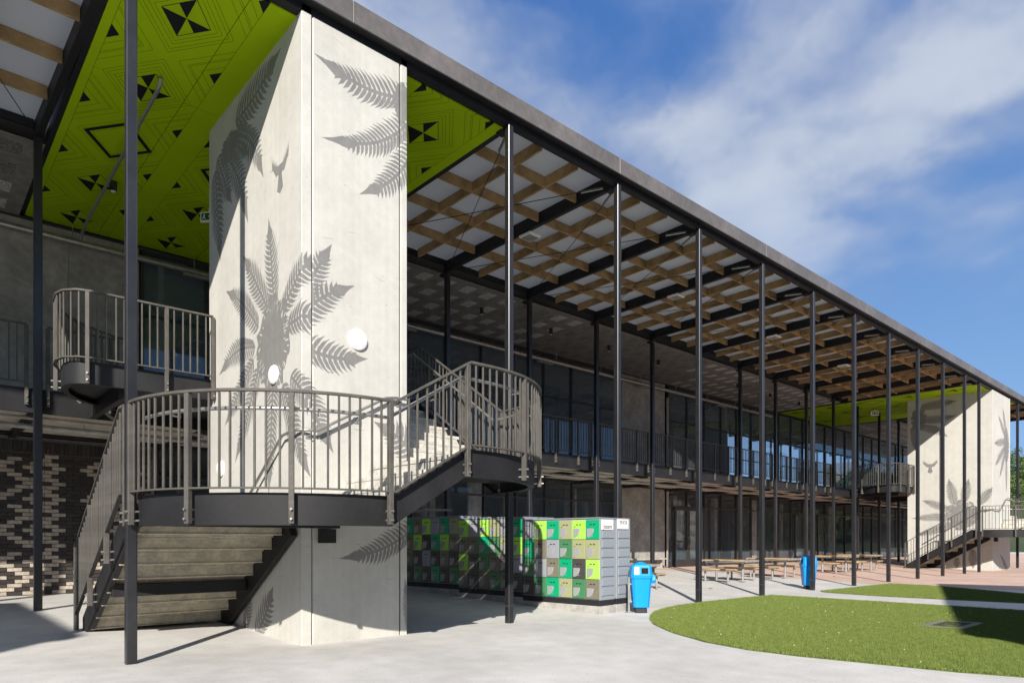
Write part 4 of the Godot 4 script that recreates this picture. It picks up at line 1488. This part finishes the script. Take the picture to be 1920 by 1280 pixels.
# ------------------------------------------------------------------ surroundings
func make_neighbours() -> void:
	var t := thing("neighbouring_wing", "plain two storey wing facing the courtyard from the other end", "building", Vector3.ZERO)
	span(t, "wall", -22.0, -8.2, -0.02, 7.4, 0.1, 4.7, M.render_pale)
	span(t, "roof", -22.2, -8.1, 7.41, 7.62, 0.0, 4.8, M.fascia, 0.01)
	for k in 4:
		span(t, "window", -20.8 + 3.3 * k, -18.4 + 3.3 * k, 1.0, 2.8, 0.06, 0.098, M.mullion)
	# block on the other side of the lawn, turned to the path
	var s := thing("garden_block", "low pale block across the lawn with a flat dark roof", "building", P(14.8, 0, -1.37), atan2(3.73, 12.13) * -1.0)
	var ang := atan2(-3.73, -12.13)
	s.rotation.y = ang
	span(s, "wall", 0.1, 12.6, -0.02, 5.75, 0.1, 4.4, M.render_pale)
	span(s, "roof", 0.0, 12.7, 5.76, 6.0, 0.0, 4.5, M.fascia, 0.01)
	for k in 5:
		span(s, "window", 0.7 + 2.4 * k, 2.2 + 2.4 * k, 0.9, 2.6, 0.05, 0.098, M.mullion)
		span(s, "window", 0.7 + 2.4 * k, 2.2 + 2.4 * k, 3.5, 5.0, 0.05, 0.098, M.mullion)

func make_opposite() -> void:
	var t := thing("opposite_block", "long two storey block across the courtyard, mirrored in the glazing", "building", P(35.0, 0, -26.0))
	span(t, "wall", 0, 75.0, -0.02, 6.6, -8.0, 0.0, M.render_pale)
	span(t, "roof", -0.3, 75.3, 6.61, 6.9, -8.3, 0.4, M.fascia)
	for k in 18:
		for q in [[0.6, 2.7], [3.9, 5.9]]:
			span(t, "window", 1.2 + 4.1 * k, 3.9 + 4.1 * k, q[0], q[1], 0.004, 0.05, M.mullion)
	for k in 10:
		span(t, "pier", 4.4 + 8.2 * k, 4.75 + 8.2 * k, 0.0, 6.6, 0.004, 0.30, M.white)

func tree(at: Vector3, h: float, seed_: int, label: String) -> void:
	var t := thing("bush_tree", label, "tree", at, 0.0, "trees on the hillside")
	var r := RandomNumberGenerator.new()
	r.seed = seed_
	tube(t, "trunk", [Vector3(0, -0.3, 0), Vector3(0.1, h * 0.3, 0.05), Vector3(0.0, h * 0.6, 0.1)], h * 0.035, M.bark, 7)
	var st := start()
	for k in 26:
		var a := r.randf() * TAU
		var q := sqrt(r.randf()) * h * 0.40
		var c := Vector3(cos(a) * q, h * r.randf_range(0.35, 0.95) - q * 0.35, sin(a) * q)
		for j in 42:
			var d := Vector3(r.randfn(), r.randfn() * 0.8, r.randfn()) * h * 0.085
			var n := (d + Vector3(r.randfn(), r.randfn(), r.randfn()) * 0.2 + Vector3.UP * 0.15).normalized()
			var u := n.cross(Vector3(r.randfn(), r.randfn(), r.randfn())).normalized() * h * 0.035
			var w := n.cross(u) * 0.7
			tri(st, c + d - u, c + d + u * 0.6 - w, c + d + u * 0.6 + w, n)
	put(t, "crown", st.commit(), M.foliage[seed_ % 3])

func hill_y(x: float, d: float, hn: FastNoiseLite) -> float:
	var r := Vector2(x, d).length()
	return -0.5 + 10.5 * smoothstep(72.0, 135.0, r) + hn.get_noise_2d(x, d) * 3.0 * smoothstep(80.0, 120.0, r)

func make_hill() -> void:
	var hn := FastNoiseLite.new()
	hn.seed = 3
	hn.frequency = 0.02
	var st := start()
	for i in 48:
		for j in 12:
			var q := []
			for e in [[i, j], [i + 1, j], [i + 1, j + 1], [i, j + 1]]:
				var a := deg_to_rad(-165.0 + 205.0 * e[0] / 48.0)
				var r: float = 68.0 + 10.0 * e[1]
				q.append(P(cos(a) * r, hill_y(cos(a) * r, sin(a) * r, hn), sin(a) * r))
			quad(st, q[0], q[1], q[2], q[3], ((q[1] - q[0]).cross(q[3] - q[0]) * signf(((q[1] - q[0]).cross(q[3] - q[0])).y)).normalized())
	structure("hill", st.commit(), M.terrain)
	var r := RandomNumberGenerator.new()
	r.seed = 17
	var words := ["first", "second", "third", "fourth", "fifth", "sixth", "seventh", "eighth", "ninth", "tenth"]
	for k in 10:
		var q := 86.0 + 6.0 * k
		var u := 0.728 + 0.006 * ((k * 4) % 10)
		var x := q * (0.6695 + u * 0.7428)
		var d := q * (0.7428 - u * 0.6695)
		tree(P(x, hill_y(x, d, hn) - 0.3, d), r.randf_range(4.2, 6.0), 100 + k, "dense green bushy tree on the hill past the far tower, %s up the slope" % words[k])
	# the wood that covers the rest of the hill
	st = start()
	for k in 14:
		var c := Vector3(r.randfn() * 0.9, 2.4 + r.randfn() * 0.8, r.randfn() * 0.9)
		for j in 24:
			var dd := Vector3(r.randfn(), r.randfn() * 0.8, r.randfn()) * 0.5
			var n := (dd + Vector3.UP * 0.2).normalized()
			var u := n.cross(Vector3(r.randfn(), r.randfn(), r.randfn())).normalized() * 0.3
			var w := n.cross(u) * 0.7
			tri(st, c + dd - u, c + dd + u * 0.6 - w, c + dd + u * 0.6 + w, n)
	var mm := MultiMesh.new()
	mm.transform_format = MultiMesh.TRANSFORM_3D
	mm.mesh = st.commit()
	mm.instance_count = 420
	for k in 420:
		var a := deg_to_rad(r.randf_range(-160.0, 8.0))
		var q := r.randf_range(84.0, 150.0)
		mm.set_instance_transform(k, Transform3D(Basis(Vector3.UP, r.randf() * TAU).scaled(Vector3.ONE * r.randf_range(0.9, 1.7)), P(cos(a) * q, hill_y(cos(a) * q, sin(a) * q, hn) - 0.3, sin(a) * q)))
	var o := MultiMeshInstance3D.new()
	o.name = "wood"
	o.multimesh = mm
	o.material_override = M.foliage[1]
	add_child(o)
	o.set_meta("kind", "stuff")
	tag(o, "dense green wood on the hills round the school grounds", "wood")

# ------------------------------------------------------------------ everything
func _ready() -> void:
	rng.seed = 4242
	setup_view()
	make_materials()
	make_ground()
	make_building()
	make_brick_wall()
	var canopy := make_canopy()
	make_soffits(canopy)
	make_walkway()
	# painted towers
	var top := 7.70
	var near_left := [[9.85, 7.20, 8.3, 7.44, 0.40, 0.04], [9.85, 7.05, 8.85, 6.02, 0.32, -0.10], [10.35, 6.99, 9.38, 5.6, 0.34, -0.08], [10.69, 6.85, 10.46, 5.4, 0.36, 0.0], [10.2, 7.1, 9.35, 6.55, 0.3, 0.0], [10.6, 7.0, 10.0, 6.1, 0.32, 0.0], [8.52, 4.28, 8.69, 5.44, 0.30, 0.0], [8.71, 4.26, 9.57, 5.23, 0.29, 0.0], [9.03, 4.09, 10.24, 4.91, 0.28, 0.05], [9.14, 3.86, 10.53, 3.72, 0.27, 0.10], [8.25, 4.14, 7.40, 4.72, 0.29, 0.0], [8.09, 3.9, 7.3, 3.97, 0.29, 0.0], [8.54, 3.39, 8.69, 1.83, 0.30, 0.0], [8.25, 3.21, 7.6, 2.01, 0.28, 0.0], [8.02, 3.27, 7.3, 2.75, 0.28, 0.0], [9.01, 3.55, 9.88, 2.35, 0.28, 0.0], [9.19, 3.69, 10.3, 2.93, 0.27, 0.0], [9.1, 0.0, 8.54, 0.68, 0.30, 0.06], [9.5, 0.05, 9.29, 0.55, 0.22, 0.0]]
	var near_front := [[5.2, 7.22, 3.74, 7.14, 0.30, 0.10], [5.2, 6.98, 3.83, 6.16, 0.26, 0.12], [5.2, 6.6, 4.35, 5.64, 0.26, 0.10], [3.45, 3.94, 3.98, 4.91, 0.26, 0.0], [3.40, 3.71, 4.29, 4.47, 0.28, 0.08], [3.40, 3.62, 4.48, 3.58, 0.30, -0.08], [3.45, 3.3, 4.0, 2.33, 0.26, 0.0], [5.3, 2.22, 4.56, 2.79, 0.30, -0.10], [5.25, 1.46, 4.07, 1.03, 0.25, 0.08], [5.13, -0.01, 5.03, 0.75, 0.12, 0.0]]
	var far_left := [[10.41, 7.21, 9.0, 7.3, 0.30, 0.0], [10.42, 6.64, 9.0, 6.69, 0.28, 0.05], [10.42, 6.37, 9.34, 5.77, 0.28, -0.06], [10.74, 6.39, 10.59, 5.17, 0.24, 0.0], [9.11, 2.84, 9.33, 3.97, 0.30, 0.0], [8.76, 2.94, 8.58, 3.92, 0.28, 0.0], [8.23, 2.81, 7.71, 3.5, 0.28, 0.0], [9.32, 2.62, 10.38, 3.07, 0.26, 0.0], [9.32, 2.32, 10.81, 2.26, 0.26, 0.0], [9.22, 1.92, 10.7, 1.47, 0.26, 0.0], [8.44, 0.89, 8.42, 0.05, 0.26, 0.0], [9.01, 0.54, 9.03, 0.05, 0.18, 0.0]]
	var far_front := [[36.15, 6.02, 35.61, 7.07, 0.26, 0.0], [35.97, 5.89, 34.91, 6.62, 0.26, 0.0], [35.88, 5.57, 34.24, 5.35, 0.26, 0.0], [35.88, 5.29, 34.36, 4.4, 0.26, 0.0], [35.97, 5.07, 35.09, 3.92, 0.26, 0.0], [36.24, 4.86, 36.24, 3.31, 0.26, 0.0], [36.42, -0.02, 35.17, 0.7, 0.24, 0.0]]
	var on := func(list: Array, u0: float) -> Array:
		var out := []
		for f in list:
			out.append([f[0] - u0, top - f[1], f[2] - u0, top - f[3], f[4], f[5]])
		return out
	var m1 := mural(3.37, top, 190.0, 61, on.call(near_left, 7.59), [[8.57 - 7.59, top - 3.78, 0.50, 0.62], [10.1 - 7.59, top - 6.95, 0.34, 0.20]], [[8.33 - 7.59, top - 5.93, 0.62]])
	var m2 := mural(1.49, top, 190.0, 62, on.call(near_front, 3.58), [[5.02 - 3.58, top - 7.05, 0.16, 0.28]], [])
	var m3 := mural(3.37, top, 130.0, 63, on.call(far_left, 7.59), [[8.84 - 7.59, top - 2.35, 0.62, 0.62], [10.5 - 7.59, top - 6.7, 0.3, 0.5]], [[10.04 - 7.59, top - 4.59, 0.7]])
	var m4 := mural(2.87, top, 130.0, 64, on.call(far_front, 34.0), [[36.24 - 34.0, top - 5.44, 0.45, 0.75]], [])
	var tw := make_tower(3.58, 1.49, top, m1, m2, "tall pale concrete tower painted with grey fern fronds, nearest the camera")
	round_light(tw, P(3.58, 3.37, 8.5), Vector3.LEFT, 0.12)
	round_light(tw, P(3.58, 2.32, 10.42), Vector3.LEFT, 0.12)
	round_light(tw, P(4.33, 3.79, 7.726), Vector3.BACK, 0.13)
	make_tower(34.0, 2.87, top, m3, m4, "distant concrete tower painted with grey fern fronds at the far end")
	make_stair(3.58, 1.49, 3.68, 4.65, 4.93, "near dark steel staircase winding round the fern tower", false)
	make_stair(34.0, 2.87, 34.9, 35.9, 36.45, "distant dark steel staircase round the far tower", true)
	make_lockers()
	make_bin(P(9.66, 0.0, 7.36), -0.75, -1.0, "blue litter bin with a white sticker beside the locker end")
	make_bin(P(17.62, 0.0, 8.02), -2.4, -1.0, "blue litter bin half hidden behind a black column near the tables")
	make_table(18.0, 10.5, "slatted picnic table in front of the glass double doors")
	make_table(20.75, 10.6, "slatted picnic table at the edge of the pink paving")
	make_table(25.6, 10.7, "slatted picnic table on pink paving, right of the second bin")
	make_table(28.2, 10.8, "farthest slatted picnic table, towards the distant stair")
	make_table(13.1, 10.4, "picnic table mostly hidden behind the lockers")
	make_wall_bench()
	for k in 4:
		canopy_light(3 + 2 * k, ["first", "second", "third", "fourth"][k])
	exit_sign(P(4.35, 7.32, 13.3), -0.9, "white running-man exit sign under the green soffit beside the near tower")
	exit_sign(P(33.6, 7.15, 12.2), -0.75, "white running-man exit sign under the far green soffit")
	make_lawn(PackedVector2Array([Vector2(14.85, 7.6), Vector2(13.3, 7.66), Vector2(12.2, 7.67), Vector2(11.2, 7.6), Vector2(10.4, 7.42), Vector2(9.85, 7.2), Vector2(9.3, 6.88), Vector2(8.9, 6.6), Vector2(8.4, 6.15), Vector2(7.82, 5.42), Vector2(7.4, 4.64), Vector2(7.24, 4.0), Vector2(7.25, 3.39), Vector2(7.34, 2.88), Vector2(7.42, 2.4), Vector2(7.49, 1.97), Vector2(7.66, 1.5), Vector2(8.3, 0.0), Vector2(9.2, -1.5), Vector2(10.4, -3.0), Vector2(14.9, -4.0)]), 5, 170000, Rect2(7, 0.5, 8, 8))
	make_lawn(PackedVector2Array([Vector2(17.0, 7.45), Vector2(21.42, 7.35), Vector2(21.3, 6.4), Vector2(20.6, 5.2), Vector2(19.6, 3.83), Vector2(18.9, 2.5), Vector2(18.2, 0.5), Vector2(17.4, -2.0), Vector2(16.85, -2.0), Vector2(16.77, 3.29), Vector2(16.6, 4.6), Vector2(16.5, 5.87), Vector2(16.72, 7.2)]), 6, 50000, Rect2(16, 1.5, 6, 7))
	make_drain()
	make_litter()
	make_neighbours()
	make_opposite()
	make_hill()
